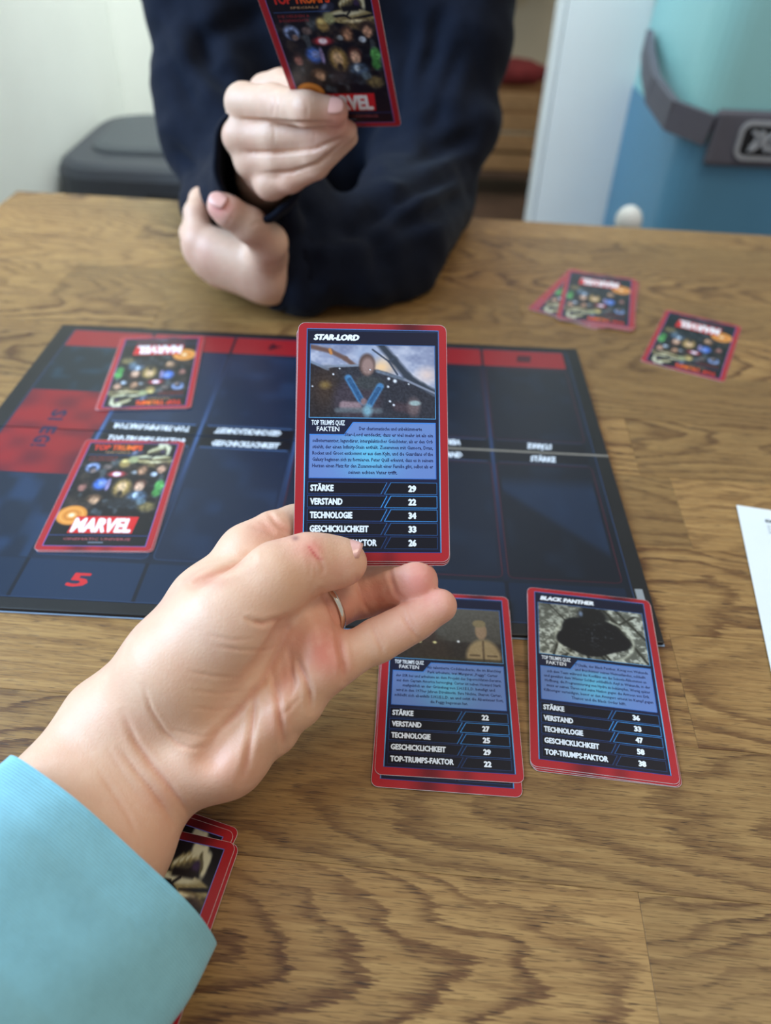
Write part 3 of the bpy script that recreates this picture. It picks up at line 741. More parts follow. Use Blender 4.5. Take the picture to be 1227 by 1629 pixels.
def board_half(flip):
    """v measured from the fold outwards; flip for the far half"""
    h = (FOLD if flip else BH-FOLD)-1
    p = Print(BW, 2*h, .004)
    o = h   # fold line sits at v=h in the sheet, print only below it
    k = (lambda u: BW-u) if flip else (lambda u: u)
    xs = sorted(k(c_) for c_ in cols)
    m0, m1 = min(k(12), k(BW-9)), max(k(12), k(BW-9))
    def g(U, V): return base_blue(1-U if flip else U, V)
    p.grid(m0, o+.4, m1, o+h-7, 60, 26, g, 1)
    edge = h-7
    cell0 = h-34 if not flip else h-31
    for i in range(5):
        a, b = xs[i]+1.6, xs[i+1]-1.6
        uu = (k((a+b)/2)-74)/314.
        cc1 = np.array((22, 40, 68))*(1-uu)+np.array((13, 20, 30))*uu  # slot blue fades to the right, partly a reflection painted in
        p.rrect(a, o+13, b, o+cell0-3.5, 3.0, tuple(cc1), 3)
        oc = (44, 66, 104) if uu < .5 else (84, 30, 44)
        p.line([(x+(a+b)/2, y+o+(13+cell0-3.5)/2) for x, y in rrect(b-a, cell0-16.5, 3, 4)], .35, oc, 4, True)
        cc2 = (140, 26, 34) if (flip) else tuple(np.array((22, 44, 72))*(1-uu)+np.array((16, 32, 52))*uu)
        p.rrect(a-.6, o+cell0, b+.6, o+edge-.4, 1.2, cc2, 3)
        # faint diagonal streaks of the backdrop
        def lightn(U, V, s_=i):
            im = np.ones(U.shape+(3,))*cc1
            n = vnoise(U*5+s_*3, V*7, 30+s_); im = over(im, np.clip((n-.55)*3, 0, 1)*.35, (38, 62, 96) if uu < .6 else (28, 44, 64))
            if s_ == 4 and not flip: im = over(im, np.clip((.30+.55*U-V)*14, 0, 1)*np.clip((V-.1)*8, 0, 1)*.5, (30, 54, 86))
            return im
        p.grid(a+2.2, o+15, b-2.2, o+cell0-6, 24, 30, lightn, 5)
    for i, x in enumerate(xs):
        uu = (k(x)-74)/314.
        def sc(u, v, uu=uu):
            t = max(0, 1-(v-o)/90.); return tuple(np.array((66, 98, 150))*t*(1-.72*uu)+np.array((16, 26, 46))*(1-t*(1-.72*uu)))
        if uu > .95: continue
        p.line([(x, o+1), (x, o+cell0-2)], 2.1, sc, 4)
        p.line([(x, o+cell0), (x, o+edge)], 2.0, (12, 20, 34), 4)
    names = ['TOP-TRUMPS-FAKTOR', 'GESCHICKLICHKEIT', 'TECHNOLOGIE', 'VERSTAND', 'STÄRKE']
    wds = [50, 43, 30, 24, 16]
    for i in range(5):
        j = 4-i if flip else i
        c_ = (xs[i]+xs[i+1])/2; uu = (k(c_)-74)/314.
        p.rrect(xs[i]+2.5, o+1.2, xs[i+1]-2.5, o+11.0, 2.2, (10, 16, 26), 5)
        ol = tuple(np.array((92, 132, 190))*(1-uu)+np.array((30, 44, 66))*uu)
        p.line([(xs[i]+4, o+11.6), (xs[i+1]-4, o+11.6)], .7, ol, 5)
        p.text(names[j], c_, o+9.4, 5.6, (222, 230, 240), width=wds[j], align='c', bold=.05, shear=.12, layer=7, res=1)
    nums = {0: '5', 1: '4', 2: '3', 3: '2', 4: '1'}
    for i in range(5):
        j = 4-i if flip else i; c_ = (xs[i]+xs[i+1])/2-2; t_ = cell0+ (edge-cell0)/2+4.6
        if j in (0, 1) or flip:
            P = p.text(nums[j], c_-4, o+t_, 9.5, (200, 40, 46) if not flip else (64, 14, 30), width=10.5, bold=.03, shear=.15, layer=7)
    # left margin panel (finish squares)
    a, b = min(k(13), k(73)), max(k(13), k(73))
    def art(U, V):
        n = vnoise(U*7, V*7, 41 if flip else 43); im = np.ones(U.shape+(3,))*((14, 28, 38) if flip else (16, 32, 52))
        return over(im, np.clip((n-.55)*3, 0, 1)*.5, (44, 84, 106) if flip else (40, 70, 110))
    p.grid(a, o+46, b, o+cell0-1, 24, 24, art, 3)
    def redg(U, V):
        n = vnoise(U*4, V*3, 44); return over(np.ones(U.shape+(3,))*(142, 28, 36), np.clip((n-.35)*1.6, 0, 1)*.7+np.clip((U if not flip else 1-U)-.7, 0, 1), (84, 20, 40))
    p.grid(a, o+.4, b-2 if not flip else b, o+45, 16, 16, redg, 5)
    p.grid(a, o+cell0, b, o+edge-.4, 8, 4, (lambda U, V: np.ones(U.shape+(3,))*((138, 28, 36) if flip else (18, 38, 62))), 4)
    # edge frame
    p.line([(m0, o+.5), (m0, o+edge), (m1, o+edge), (m1, o+.5)], .5, (40, 62, 96), 6)
    if not flip:
        p.rect(392, o+h-34, 396, o+h-26, (150, 156, 160), 6)
        for q in range(3): p.text(('V', 'A', 'N')[q], 23+q*0, o+70+q*15, 13, (150, 190, 206), width=14, bold=.03, rot=-78, layer=6)
    me = p.build('board_print', M['boardink'])
    ob = link('board_print', me, None, board)
    ob.location = (0, (BH/2-FOLD)/1000, 0)
    if flip: ob.rotation_euler = (0, 0, math.pi)
    return ob
board_half(False); board_half(True)
# the red finish square's word runs across the fold, printed on its own overlay
p = Print(60, 90, .004)
for q, ch in enumerate('SIEG!'):
    p.text(ch, 25, 25.5+q*9.6, 9.5, (24, 30, 66), width=8.2 if ch not in 'I!' else 2.6, bold=.05, rot=90, shear=0, layer=12)
sg = link('finish_lettering', p.build('finish_lettering', M['boardink']), None, board)
sg.location = ((42-BW/2)/1000, (BH/2-FOLD+2)/1000, 0)

box('fold_core', (.1115, (BH/2-FOLD)/1000, -.0006), (.176, .0019, .0015), plain('board_core', L4(128, 122, 112), 0.8, 0.1, 200), board, .0002)
# ---- cards on the board and the table
def pile(x, y, z, ang, n, face, labels, group=None, offs=None, tilt=0.0, seed=1):
    rg = random.Random(seed)
    R = Matrix.Rotation(tilt, 4, 'X')
    for i in range(n):
        dx, dy, da = (offs[i] if offs else (rg.uniform(-.0008, .0008), rg.uniform(-.0008, .0008), rg.uniform(-1.2, 1.2)))
        if i == n-1 and not offs: dx = dy = da = 0
        M0 = Matrix.Translation((x, y, z)) @ R @ Matrix.Translation((dx, dy, T_CARD+.0001+e*i)) @ Matrix.Rotation(math.radians(ang+da), 4, 'Z')
        card(M0, face if (i == n-1 or not isinstance(face, tuple)) else BACK, labels[i], group if i < n-1 else None)
# board back-up cards
pile(-.1570, .3367, BT, 2.4, 2, BACK, ['red bordered card under the near face-down card on the board', 'face-down card with a collage and red logo box, upright on the near left slot'], offs=[(.0006, -.0005, .4), (0, 0, 0)])
pile(-.1693, .4715, BT, 186.5, 2, BACK, ['red bordered card under the far face-down card on the board', 'face-down card with a collage, upside down on the far left slot of the board'], offs=[(-.0005, .0003, -.6), (0, 0, 0)])
# lone card at right
pile(.2394, .5514, 0, 180-25.2, 1, BACK, ['face-down card lying alone at the right of the table, skewed'])
# pile at back right
EL = ['bottom card of the far right face-down pile, turned leftwards', 'second lowest card of the far right face-down pile, turned leftwards', 'third lowest card of the far right face-down pile, sticking out left', 'middle card of the far right face-down pile', 'second card from the top of the far right face-down pile', 'top card of the face-down pile at the far right, logo box upside down']
pile(.1765, .6235, 0, 180-13.8, 6, BACK, EL, offs=[(-.010, .003, -19), (-.012, .004, -16), (-.009, .003, -14), (.001, -.0025, -1.5), (.0006, -.001, 1), (0, 0, 0)])
# two open piles in front of the board, leaning on the board's edge
tilt = math.asin(.0034/.083)
def leaning(x, y, ang, n, face, labels, offs):
    # pivot at the pile's near edge
    for i in range(n):
        dx, dy, da = offs[i]
        c0 = Matrix.Translation((x, y-.050, 0)) @ Matrix.Rotation(tilt, 4, 'X') @ Matrix.Translation((dx, .050+dy, T_CARD+.0001+e*i)) @ Matrix.Rotation(math.radians(ang+da), 4, 'Z')
        card(c0, face, labels[i])
leaning(.0318, .2150, -1.2, 3, F2, ['lowest card of the open pile under the fingers, mostly covered', 'open card sticking out below the one with a khaki uniform picture', 'open card with a khaki uniform picture, on the pile nearest the little finger'], [(-.001, -.0035, 0), (-.0005, -.0056, -.9), (0, 0, 0)])
leaning(.1006, .2192, -5.4, 3, F3, ['lowest card of the open pile at the right of the near edge of the board', 'second card of the open pile at the right of the near edge of the board', 'open card showing a dark shape on pale webbing, right of the other open pile'], [(.0003, -.0012, .6), (.0002, -.0008, -.2), (0, 0, 0)])
# near left pile half under the sleeve
def by_corner(P, ang, z):
    """matrix with the card's top right corner at world point P"""
    R = Matrix.Rotation(math.radians(ang), 4, 'Z')
    off = R @ Vector((.031, .050, 0))
    return Matrix.Translation((P[0]-off.x, P[1]-off.y, z)) @ R
pa = AZ(377, 1343, .001); pb = AZ(382, 1318, .001)
ang0 = -10.0
card(by_corner(pb, -16.5, T_CARD+.0001), BACK, 'lowest card of the near left pile, turned furthest to the right')
card(by_corner(pb+np.array([-.0015, -.0015, 0]), -15.5, T_CARD+.0001+e), BACK, 'second lowest card of the near left pile, just inside the lowest')
card(by_corner(AZ(382, 1345, .001), -9.5, T_CARD+.0001+e*2), BACK, 'card just beneath the top card of the near left pile')
card(by_corner(pa, ang0, T_CARD+.0001+e*3), BACK, 'top card of the near left pile, bronze armour plates showing beside the blue sleeve')
# leaflet at right edge
lp = AZ(1175, 805, .0005)
la = math.radians(-10.6)
leaf = empty('rules_leaflet', (0, 0, 0)); tag(leaf, 'white folded paper leaflet with small grey print, at the right edge of the table', 'leaflet')
leaf.matrix_world = Matrix.Translation((lp[0], lp[1], .0012)) @ Matrix.Rotation(la, 4, 'Z') @ Matrix.Translation((.0525, -.0740, 0))
for q in range(3):
    box('sheet', (.0001*q, 0, -.00022-.00034*q), (.105+.0012*(2-q), .148, .0002), M['paper'], leaf)
p = Print(105, 148, .006)
p.text('ENDE DES SPIELS', 13.5, 12.2, 2.6, (50, 54, 60), width=34, bold=.03)
for q in range(3): p.text('Das Spiel endet, sobald ein Spieler das Ziel erreicht.', 14, 16.5+q*2.7, 1.3, (110, 116, 122), width=70, bold=0, res=1)
p.poly([(21+5.2*math.cos(a), 31+5.2*math.sin(a)) for a in np.linspace(0, 2*math.pi, 24, False)], (90, 98, 104), 2)
for q in range(14): p.text('Wer die meisten Karten gesammelt hat, gewinnt die Runde.', 26, 40+q*5, 1.3, (110, 116, 122), width=66, bold=0, res=1)
link('leaflet_print', p.build('leaflet_print', M['ink']), None, leaf)


# ------------------------------------------------------------------ implicit surfaces for hands and clothes
class Field:
    def __init__(s, lo, hi, h):
        s.lo = np.array(lo, float); s.h = h; s.n = np.ceil((np.array(hi)-s.lo)/h).astype(int)+1
        s.F = np.full(tuple(s.n), 0.05, np.float32)
        s.ax = [s.lo[i]+np.arange(s.n[i])*h for i in range(3)]
    def win(s, lo, hi):
        a = np.clip(np.floor((lo-s.lo)/s.h).astype(int), 0, s.n); b = np.clip(np.ceil((hi-s.lo)/s.h).astype(int)+1, 0, s.n)
        return tuple(slice(a[i], b[i]) for i in range(3))
    def pts(s, w):
        return (s.ax[0][w[0]][:, None, None].astype(np.float32), s.ax[1][w[1]][None, :, None].astype(np.float32), s.ax[2][w[2]][None, None, :].astype(np.float32))
    def cap(s, a, b, ra, rb, k=.004, op='u'):
        a = np.asarray(a, float); b = np.asarray(b, float); m = max(ra, rb)+k*1.2+.004
        w = s.win(np.minimum(a, b)-m, np.maximum(a, b)+m); X_, Y_, Z_ = s.pts(w)
        d = b-a; L2 = float(d@d)+1e-12
        px, py, pz = X_-a[0], Y_-a[1], Z_-a[2]
        t = np.clip((px*d[0]+py*d[1]+pz*d[2])/L2, 0, 1)
        D = np.sqrt((px-t*d[0])**2+(py-t*d[1])**2+(pz-t*d[2])**2)-(ra+(rb-ra)*t)
        s.comb(w, D, k, op)
    def ell(s, c, R, rad, k=.004, op='u'):
        c = np.asarray(c, float); m = max(rad)+k*1.2+.004; w = s.win(c-m, c+m); X_, Y_, Z_ = s.pts(w)
        p = [X_-c[0], Y_-c[1], Z_-c[2]]
        q = [(p[0]*R[i][0]+p[1]*R[i][1]+p[2]*R[i][2])/rad[i] for i in range(3)]
        n = np.sqrt(q[0]**2+q[1]**2+q[2]**2); g = np.sqrt((q[0]/rad[0])**2+(q[1]/rad[1])**2+(q[2]/rad[2])**2)+1e-9
        s.comb(w, n*(n-1)/g, k, op)
    def comb(s, w, D, k, op):
        A_ = s.F[w]
        if op == 'u':
            h = np.clip(.5+.5*(A_-D)/k, 0, 1); s.F[w] = A_*(1-h)+D*h-k*h*(1-h)
        else:
            h = np.clip(.5-.5*(A_+D)/k, 0, 1); s.F[w] = A_*(1-h)-D*h+k*h*(1-h)
    def chain(s, P, R, k=.004):
        for i in range(len(P)-1): s.cap(P[i], P[i+1], R[i], R[i+1], k)
    def merge(s, o, k):
        s.comb((slice(None),)*3, o.F, k, 'u')
    def surf(s):
        F = s.F; ins = F < 0
        nx, ny, nz = F.shape
        # active cells
        cnt = np.zeros((nx-1, ny-1, nz-1), np.uint8)
        for i in (0, 1):
            for j in (0, 1):
                for k in (0, 1): cnt += ins[i:nx-1+i, j:ny-1+j, k:nz-1+k]
        act = (cnt > 0) & (cnt < 8)
        idx = np.full(act.shape, -1, np.int32); ci = np.argwhere(act); idx[act] = np.arange(len(ci))
        acc = np.zeros((len(ci), 3)); num = np.zeros(len(ci))
        cor = [(i, j, k) for i in (0, 1) for j in (0, 1) for k in (0, 1)]
        for a in cor:
            for ax in range(3):
                if a[ax] == 0:
                    b = list(a); b[ax] = 1
                    fa = F[ci[:, 0]+a[0], ci[:, 1]+a[1], ci[:, 2]+a[2]]; fb = F[ci[:, 0]+b[0], ci[:, 1]+b[1], ci[:, 2]+b[2]]
                    x = (fa < 0) != (fb < 0); t = fa[x]/(fa[x]-fb[x])
                    p = np.tile(np.array(a, float), (x.sum(), 1)); p[:, ax] += t
                    acc[x] += p; num[x] += 1
        V = s.lo+(ci+acc/num[:, None])*s.h
        Q = []
        for ax in range(3):
            sl = [slice(None)]*3; sl2 = [slice(None)]*3; sl[ax] = slice(0, -1); sl2[ax] = slice(1, None)
            A_, B_ = ins[tuple(sl)], ins[tuple(sl2)]
            e_ = np.argwhere(A_ != B_)
            o1, o2 = [(1, 2), (2, 0), (0, 1)][ax]
            ok = (e_[:, o1] > 0) & (e_[:, o2] > 0) & (e_[:, o1] < F.shape[o1]-1) & (e_[:, o2] < F.shape[o2]-1); e_ = e_[ok]
            fl = A_[e_[:, 0], e_[:, 1], e_[:, 2]]
            def cell(d1, d2):
                c_ = e_.copy(); c_[:, o1] -= d1; c_[:, o2] -= d2; return idx[c_[:, 0], c_[:, 1], c_[:, 2]]
            q = np.stack([cell(1, 1), cell(0, 1), cell(0, 0), cell(1, 0)], 1)
            q[~fl] = q[~fl][:, ::-1]; Q.append(q)
        Q = np.concatenate(Q); Q = Q[(Q >= 0).all(1)]
        return V, Q
def smooth_v(V, Q, it=2, lam=.5):
    E_ = np.concatenate([Q[:, [0, 1]], Q[:, [1, 2]], Q[:, [2, 3]], Q[:, [3, 0]]])
    E_ = np.concatenate([E_, E_[:, ::-1]])
    n = len(V); deg = np.bincount(E_[:, 0], minlength=n)[:, None]
    for _ in range(it):
        S = np.stack([np.bincount(E_[:, 0], V[E_[:, 1], k], minlength=n) for k in range(3)], 1)
        V = V*(1-lam)+S/np.maximum(deg, 1)*lam
    return V
def normals(V, Q):
    fn = np.cross(V[Q[:, 2]]-V[Q[:, 0]], V[Q[:, 3]]-V[Q[:, 1]])
    N = np.zeros_like(V)
    for c_ in range(4):
        for k in range(3): N[:, k] += np.bincount(Q[:, c_], fn[:, k], minlength=len(V))
    return N/(np.linalg.norm(N, axis=1)[:, None]+1e-12)
def np_mesh(name, V, Q, tint=None, mat=None):
    me = bpy.data.meshes.new(name)
    me.vertices.add(len(V)); me.vertices.foreach_set('co', V.astype(np.float32).ravel())
    me.loops.add(Q.size); me.loops.foreach_set('vertex_index', Q.astype(np.int32).ravel())
    me.polygons.add(len(Q)); me.polygons.foreach_set('loop_start', np.arange(0, Q.size, 4, dtype=np.int32))
    me.update(calc_edges=True); me.validate()
    me.polygons.foreach_set('use_smooth', [True]*len(me.polygons))
    if tint is not None:
        at = me.color_attributes.new('tint', 'FLOAT_COLOR', 'POINT')
        at.data.foreach_set('color', np.c_[lin(tint), np.ones(len(V))].astype(np.float32).ravel())
    if mat: me.materials.append(mat)
    return me
def ends(P2, line):
    a, b = np.array(line[0], float), np.array(line[-1], float); L_ = np.hypot(*(b-a))*.28+1e-6
    return np.clip(np.minimum(np.hypot(*(P2-a).T), np.hypot(*(P2-b).T))/L_, 0, 1)**.7
def polydist(P2, line):
    best = np.full(len(P2), 1e9)
    for a, b in zip(line[:-1], line[1:]):
        a = np.array(a, float); b = np.array(b, float); d = b-a
        t = np.clip(((P2-a)@d)/(d@d+1e-9), 0, 1); best = np.minimum(best, np.hypot(*(P2-a-t[:, None]*d).T))
    return best
def creases(V, N, lines):
    """press fine folds into the side of the skin that was measured: (points, width mm, depth mm)"""
    P2 = to_px(V); dep = (V-CAMO)@FWD; face = ((CAMO-V)*N).sum(1)/np.linalg.norm(V-CAMO, axis=1)
    out = np.zeros(len(V)); f = np.clip(face*3, 0, 1)
    for ln, w, d in lines:
        r = polydist(P2, ln)*dep/F_PX*1000
        out += f*ends(P2, ln)*d*(np.exp(-(r/w)**2) - .22*np.exp(-((r-2.0*w)/(1.0*w))**2))
    return V - N*(out/1000)[:, None]
def blend_tint(V, base, spots):
    T = np.tile(np.array(base, float), (len(V), 1)); P2 = to_px(V)
    for (x, y), (rx, ry), c_, a in spots:
        m_ = np.exp(-((P2[:, 0]-x)/rx)**2-((P2[:, 1]-y)/ry)**2)*a
        T = T*(1-m_[:, None])+np.array(c_, float)*m_[:, None]
    return T

# ------------------------------------------------------------------ the hand in front, holding the cards
def rows_(L): return [A(x, y, d) for x, y, d, r in L], [r/1000 for x, y, d, r in L]
HL = dict(
    hypo=[(265,1222,.286,15.5), (350,1186,.287,18), (428,1112,.289,14.5), (494,1062,.291,11.5)],
    ring_mc=[(230,1195,.291,16), (400,1060,.295,14), (480,985,.298,10)],
    mid_mc=[(210,1165,.293,16), (380,1010,.298,15), (455,935,.304,11)],
    idx_mc=[(190,1140,.293,15), (330,960,.298,13), (398,882,.305,11)],
    thenar=[(200,1150,.288,15), (285,1065,.284,19.5), (365,985,.281,17.5), (425,932,.281,13.5)],
)
THUMB = [(390,960,.281,15.5), (437,918,.282,12.2), (490,897,.287,10.6), (520,894,.291,9.0), (545,893,.2925,8.3)]
INDEX = [(398,884,.305,11.8), (436,852,.311,9.6), (470,838,.318,8.8), (540,826,.325,8.4), (600,812,.324,7.8)]
MIDDLE = [(455,935,.304,11), (530,893,.320,8.8), (590,872,.325,8.2), (640,858,.324,7.6)]
RING = [(485,985,.298,9.8), (530,962,.307,9.0), (577,943,.316,9.8), (606,935,.3145,9.3), (634,928,.310,9.0), (660,926,.3060,9.5)]
LITTLE = [(498,1068,.290,10.5), (545,1046,.2925,8.6), (602,1018,.297,8.2), (632,1002,.2985,7.7), (660,987,.300,7.5), (700,964,.301,6.9)]
def build_hand():
    F = Field((-.185, .060, -.012), (.055, .315, .150), .00085)
    # forearm and wrist
    for L in ([(165,1150,.292,16.5), (78,1290,.274,18), (-60,1420,.250,21), (-150,1560,.23,23)],
              [(215,1205,.286,16), (105,1350,.264,18.5), (0,1500,.240,22)],
              [(262,1250,.287,13), (195,1352,.269,14.5), (92,1520,.233,17), (60,1600,.222,17)]):
        P, R = rows_(L); F.chain(P, R, .012)
    for nm in ('hypo', 'ring_mc', 'mid_mc', 'idx_mc', 'thenar'):
        P, R = rows_(HL[nm]); F.chain(P, R, .010)
    # webs between the knuckles
    F.cap(A(400, 885, .306), A(455, 935, .305), .0105, .0105, .008)
    F.cap(A(455, 935, .305), A(482, 985, .300), .0105, .0100, .008)
    F.cap(A(482, 985, .299), A(500, 1060, .292), .0100, .0105, .008)
    # padded mounts under ring and little finger
    F.cap(A(495, 1020, .289), A(515, 1055, .288), .0088, .0088, .005)
    F.cap(A(455, 1080, .289), A(478, 1118, .289), .0078, .0088, .0045)
    F.cap(A(405, 1120, .288), A(440, 1165, .289), .0070, .0080, .004)
    # fingers: kept apart from each other, joined to the palm
    G_ = Field(F.lo, F.lo+(F.n-1)*F.h, F.h); G_.F[:] = .05
    for L in (INDEX, MIDDLE, RING, LITTLE):
        H_ = Field(F.lo, F.lo+(F.n-1)*F.h, F.h); H_.n = F.n
        P, R = rows_(L); H_.chain(P, R, .0035)
        G_.comb((slice(None),)*3, H_.F, .0009, 'u')
    F.comb((slice(None),)*3, G_.F, .0050, 'u')
    T_ = Field(F.lo, F.lo+(F.n-1)*F.h, F.h)
    P, R = rows_(THUMB); T_.chain(P, R, .006)
    T_.ell(A(538, 897, .2915), (RIGHT, UP, -FWD), (.0105, .0082, .0075), .004)
    F.comb((slice(None),)*3, T_.F, .0040, 'u')
    # hollow between thumb ball and hypothenar
    F.cap(A(455, 1010, .277), A(438, 1065, .276), .0035, .003, .010, 's')
    F.cap(A(438, 1065, .2755), A(335, 1200, .2695), .0030, .0020, .012, 's')
    F.cap(A(312, 918, .272), A(400, 884, .284), .0022, .003, .008, 's')
    V, Q = F.surf(); V = smooth_v(V, Q, 3, .5); N = normals(V, Q)
    CR = [
      ([(303,926),(335,915),(370,902),(398,888)], 1.5, 1.3),
      ([(455,983),(458,1002),(447,1030),(432,1060),(418,1085),(400,1105),(370,1140),(345,1165),(330,1190)], 1.3, 1.2),
      ([(432,1057),(437,1085),(443,1120),(448,1160),(452,1190)], 1.1, 1.2),
      ([(405,1100),(403,1140),(398,1180),(392,1215),(382,1245)], 1.2, 1.1),
      ([(460,1030),(463,1060),(466,1090),(460,1115)], .9, .8),
      ([(470,1045),(485,1075),(493,1100),(494,1130)], 1.1, 1.2),
      ([(448,1140),(460,1128),(475,1110)], .8, .4),
      ([(398,987),(418,992),(440,986),(455,983)], 1.0, .9),
      ([(385,980),(405,990),(425,994)], .6, .4),
      ([(340,1028),(380,1034),(420,1035),(450,1025)], .6, .38), ([(300,1068),(340,1076),(385,1078)], .6, .35),
      ([(300,1098),(350,1104),(395,1098)], .6, .28), ([(300,1125),(345,1130),(380,1124)], .6, .25),
      ([(330,1010),(370,1018),(410,1016)], .6, .22), ([(270,1160),(320,1172),(350,1168)], .6, .25),
      ([(228,1090),(240,1130),(262,1165),(285,1185),(305,1191),(330,1188)], .8, .6),
      ([(195,1135),(215,1180),(240,1215),(268,1250),(290,1280),(303,1300)], 1.2, 1.1),
      ([(190,1190),(215,1225),(240,1255),(262,1285),(276,1312)], .9, .8),
      ([(150,1215),(180,1260),(205,1300),(222,1340)], .8, .35), ([(170,1190),(200,1240),(230,1280)], .6, .3),
      ([(508,920),(514,905),(509,893),(500,880),(492,872)], .9, .55), ([(500,930),(503,905),(496,888),(486,876)], .7, .35), ([(492,920),(494,900),(488,885)], .6, .25),
      ([(567,918),(573,938),(582,965),(590,975)], .9, .9), ([(574,915),(580,938),(590,965)], .6, .4),
      ([(620,900),(622,922),(632,945),(648,960)], .9, .9),
      ([(588,985),(595,1005),(607,1030),(610,1045)], .8, .6), ([(596,982),(603,1004),(614,1026)], .6, .4),
      ([(640,972),(647,990),(660,1008),(666,1018)], .8, .6), ([(648,968),(655,986),(666,1004)], .6, .35),
      ([(537,1000),(541,1025),(547,1055),(548,1082)], 1.2, 1.4),
      ([(509,940),(520,955),(530,975),(535,998)], 1.0, .9),
      ([(425,812),(440,832),(452,842),(466,850)], .9, .7), ([(395,836),(420,842),(445,858)], .8, .4),
      ([(416,832),(436,846)], .7, .4),
    ]
    V = creases(V, N, CR); V = smooth_v(V, Q, 1, .3)
    base = (226, 182, 152)
    red = (214, 128, 112)
    spots = [((670,925),(42,42),(232,142,138),.75), ((700,962),(40,34),(230,160,146),.55), ((645,998),(40,30),(232,172,158),.4), ((515,1035),(30,40),(212,116,100),.75), ((540,1062),(22,20),(214,130,112),.4),
             ((470,1020),(22,24),red,.35), ((600,945),(40,30),(200,108,88),.55), ((540,970),(34,34),(206,124,104),.5), ((455,1080),(18,34),red,.4), ((350,1215),(70,44),(226,158,136),.4),
             ((440,1150),(24,30),(220,140,122),.35), ((500,876),(14,20),(206,90,84),.45), ((478,872),(26,22),(222,140,128),.35), ((250,1270),(40,30),(214,148,120),.3), ((440,1000),(40,34),(230,170,150),.35),
             ((430,840),(40,24),(220,140,124),.4), ((545,905),(34,26),(232,168,152),.45), ((330,925),(30,10),(214,130,110),.4), ((350,1000),(90,60),(238,208,190),.3), ((470,856),(5,4),(120,80,84),.6)]
    T = blend_tint(V, base, spots)
    # fold lines are tinted a little darker and redder
    P2 = to_px(V)
    for ln, w, d in CR:
        m_ = np.exp(-(polydist(P2, ln)/ (w*2.8))**2)*min(.30, d*.26)*ends(P2, ln); T = T*(1-m_[:, None])+np.array((196, 108, 88.))*m_[:, None]
    m_ = np.exp(-(polydist(P2, [(492,870),(500,882),(506,888),(513,890)])/1.5)**2)*.5; T = T*(1-m_[:, None])+np.array((186, 44, 50.))*m_[:, None]
    return np_mesh('body', V, Q, T, M['skin'])
adult = empty('person', tuple(A(60, 1520, .25))); adult.location.z = 0
def part_of(root, o):
    o.parent = root; o.matrix_parent_inverse = Matrix.Translation(-root.location); return o
tag(adult, 'bare left hand and wrist in a light blue sleeve holding up an open card', 'person')
part_of(adult, link('hand', build_hand(), None))

def nail_mesh(name, c, n, t, ln, wd, mat, bulge=.0012, lift=.0):
    """c surface point, n outward, t towards the fingertip"""
    n = np.asarray(n, float); n /= np.linalg.norm(n); t = np.asarray(t, float); t -= n*(t@n); t /= np.linalg.norm(t); s_ = np.cross(n, t)
    V = []; nu, nv = 11, 9
    for i in range(nu):
        for j in range(nv):
            a = i/(nu-1)*2-1; b = j/(nv-1)*2-1
            wx = b*wd/2*(1-.28*max(0, a)**3-.22*max(0, -a)**2); zz = lift-bulge*(b*b)*1.7-.0005*a*a
            V.append(c+t*(a*ln/2*(1-.12*b*b))+s_*wx+n*zz)
    f = [(i*nv+j, i*nv+j+1, (i+1)*nv+j+1, (i+1)*nv+j) for i in range(nu-1) for j in range(nv-1)]
    me = mesh(name, V, f); me.materials.append(mat)
    me.polygons.foreach_set('use_smooth', [True]*len(me.polygons)); return me
def thicken(o, th):
    m_ = o.modifiers.new('thickness', 'SOLIDIFY'); m_.thickness = th; m_.offset = 0; return o
nv_ = (-FWD*.52+UP*.85+RIGHT*.10)
tc = A(545, 892, .2925)
o = thicken(part_of(adult, link('thumb_nail', nail_mesh('thumb_nail', tc+nv_*.0080, nv_, RIGHT-UP*.16, .0145, .0125, M['nail'], .0016, .0006), None)), .0005); tag(o, 'thumb nail with a pale chipped tip')
# ring on the fourth finger
ra, rb = A(508, 977, .3020), A(545, 958, .3090)
rc = A(519, 968, .3040); td = (rb-ra)/np.linalg.norm(rb-ra)
u_ = np.cross(td, FWD); u_ /= np.linalg.norm(u_); w_ = np.cross(td, u_)
rr = []
for k in range(64):
    a = 2*math.pi*k/64; dr = math.cos(a)*u_+math.sin(a)*w_; R0 = .0109
    rr.append(np.array([rc+dr*(R0+.0007*math.cos(b))+td*(.0012*math.sin(b)) for b in np.linspace(0, 2*math.pi, 12, False)]))
rr.append(rr[0])
o = part_of(adult, link('finger_ring', tube_mesh('finger_ring', rr), M['gold'], None, True)); tag(o, 'plain pale gold finger ring')

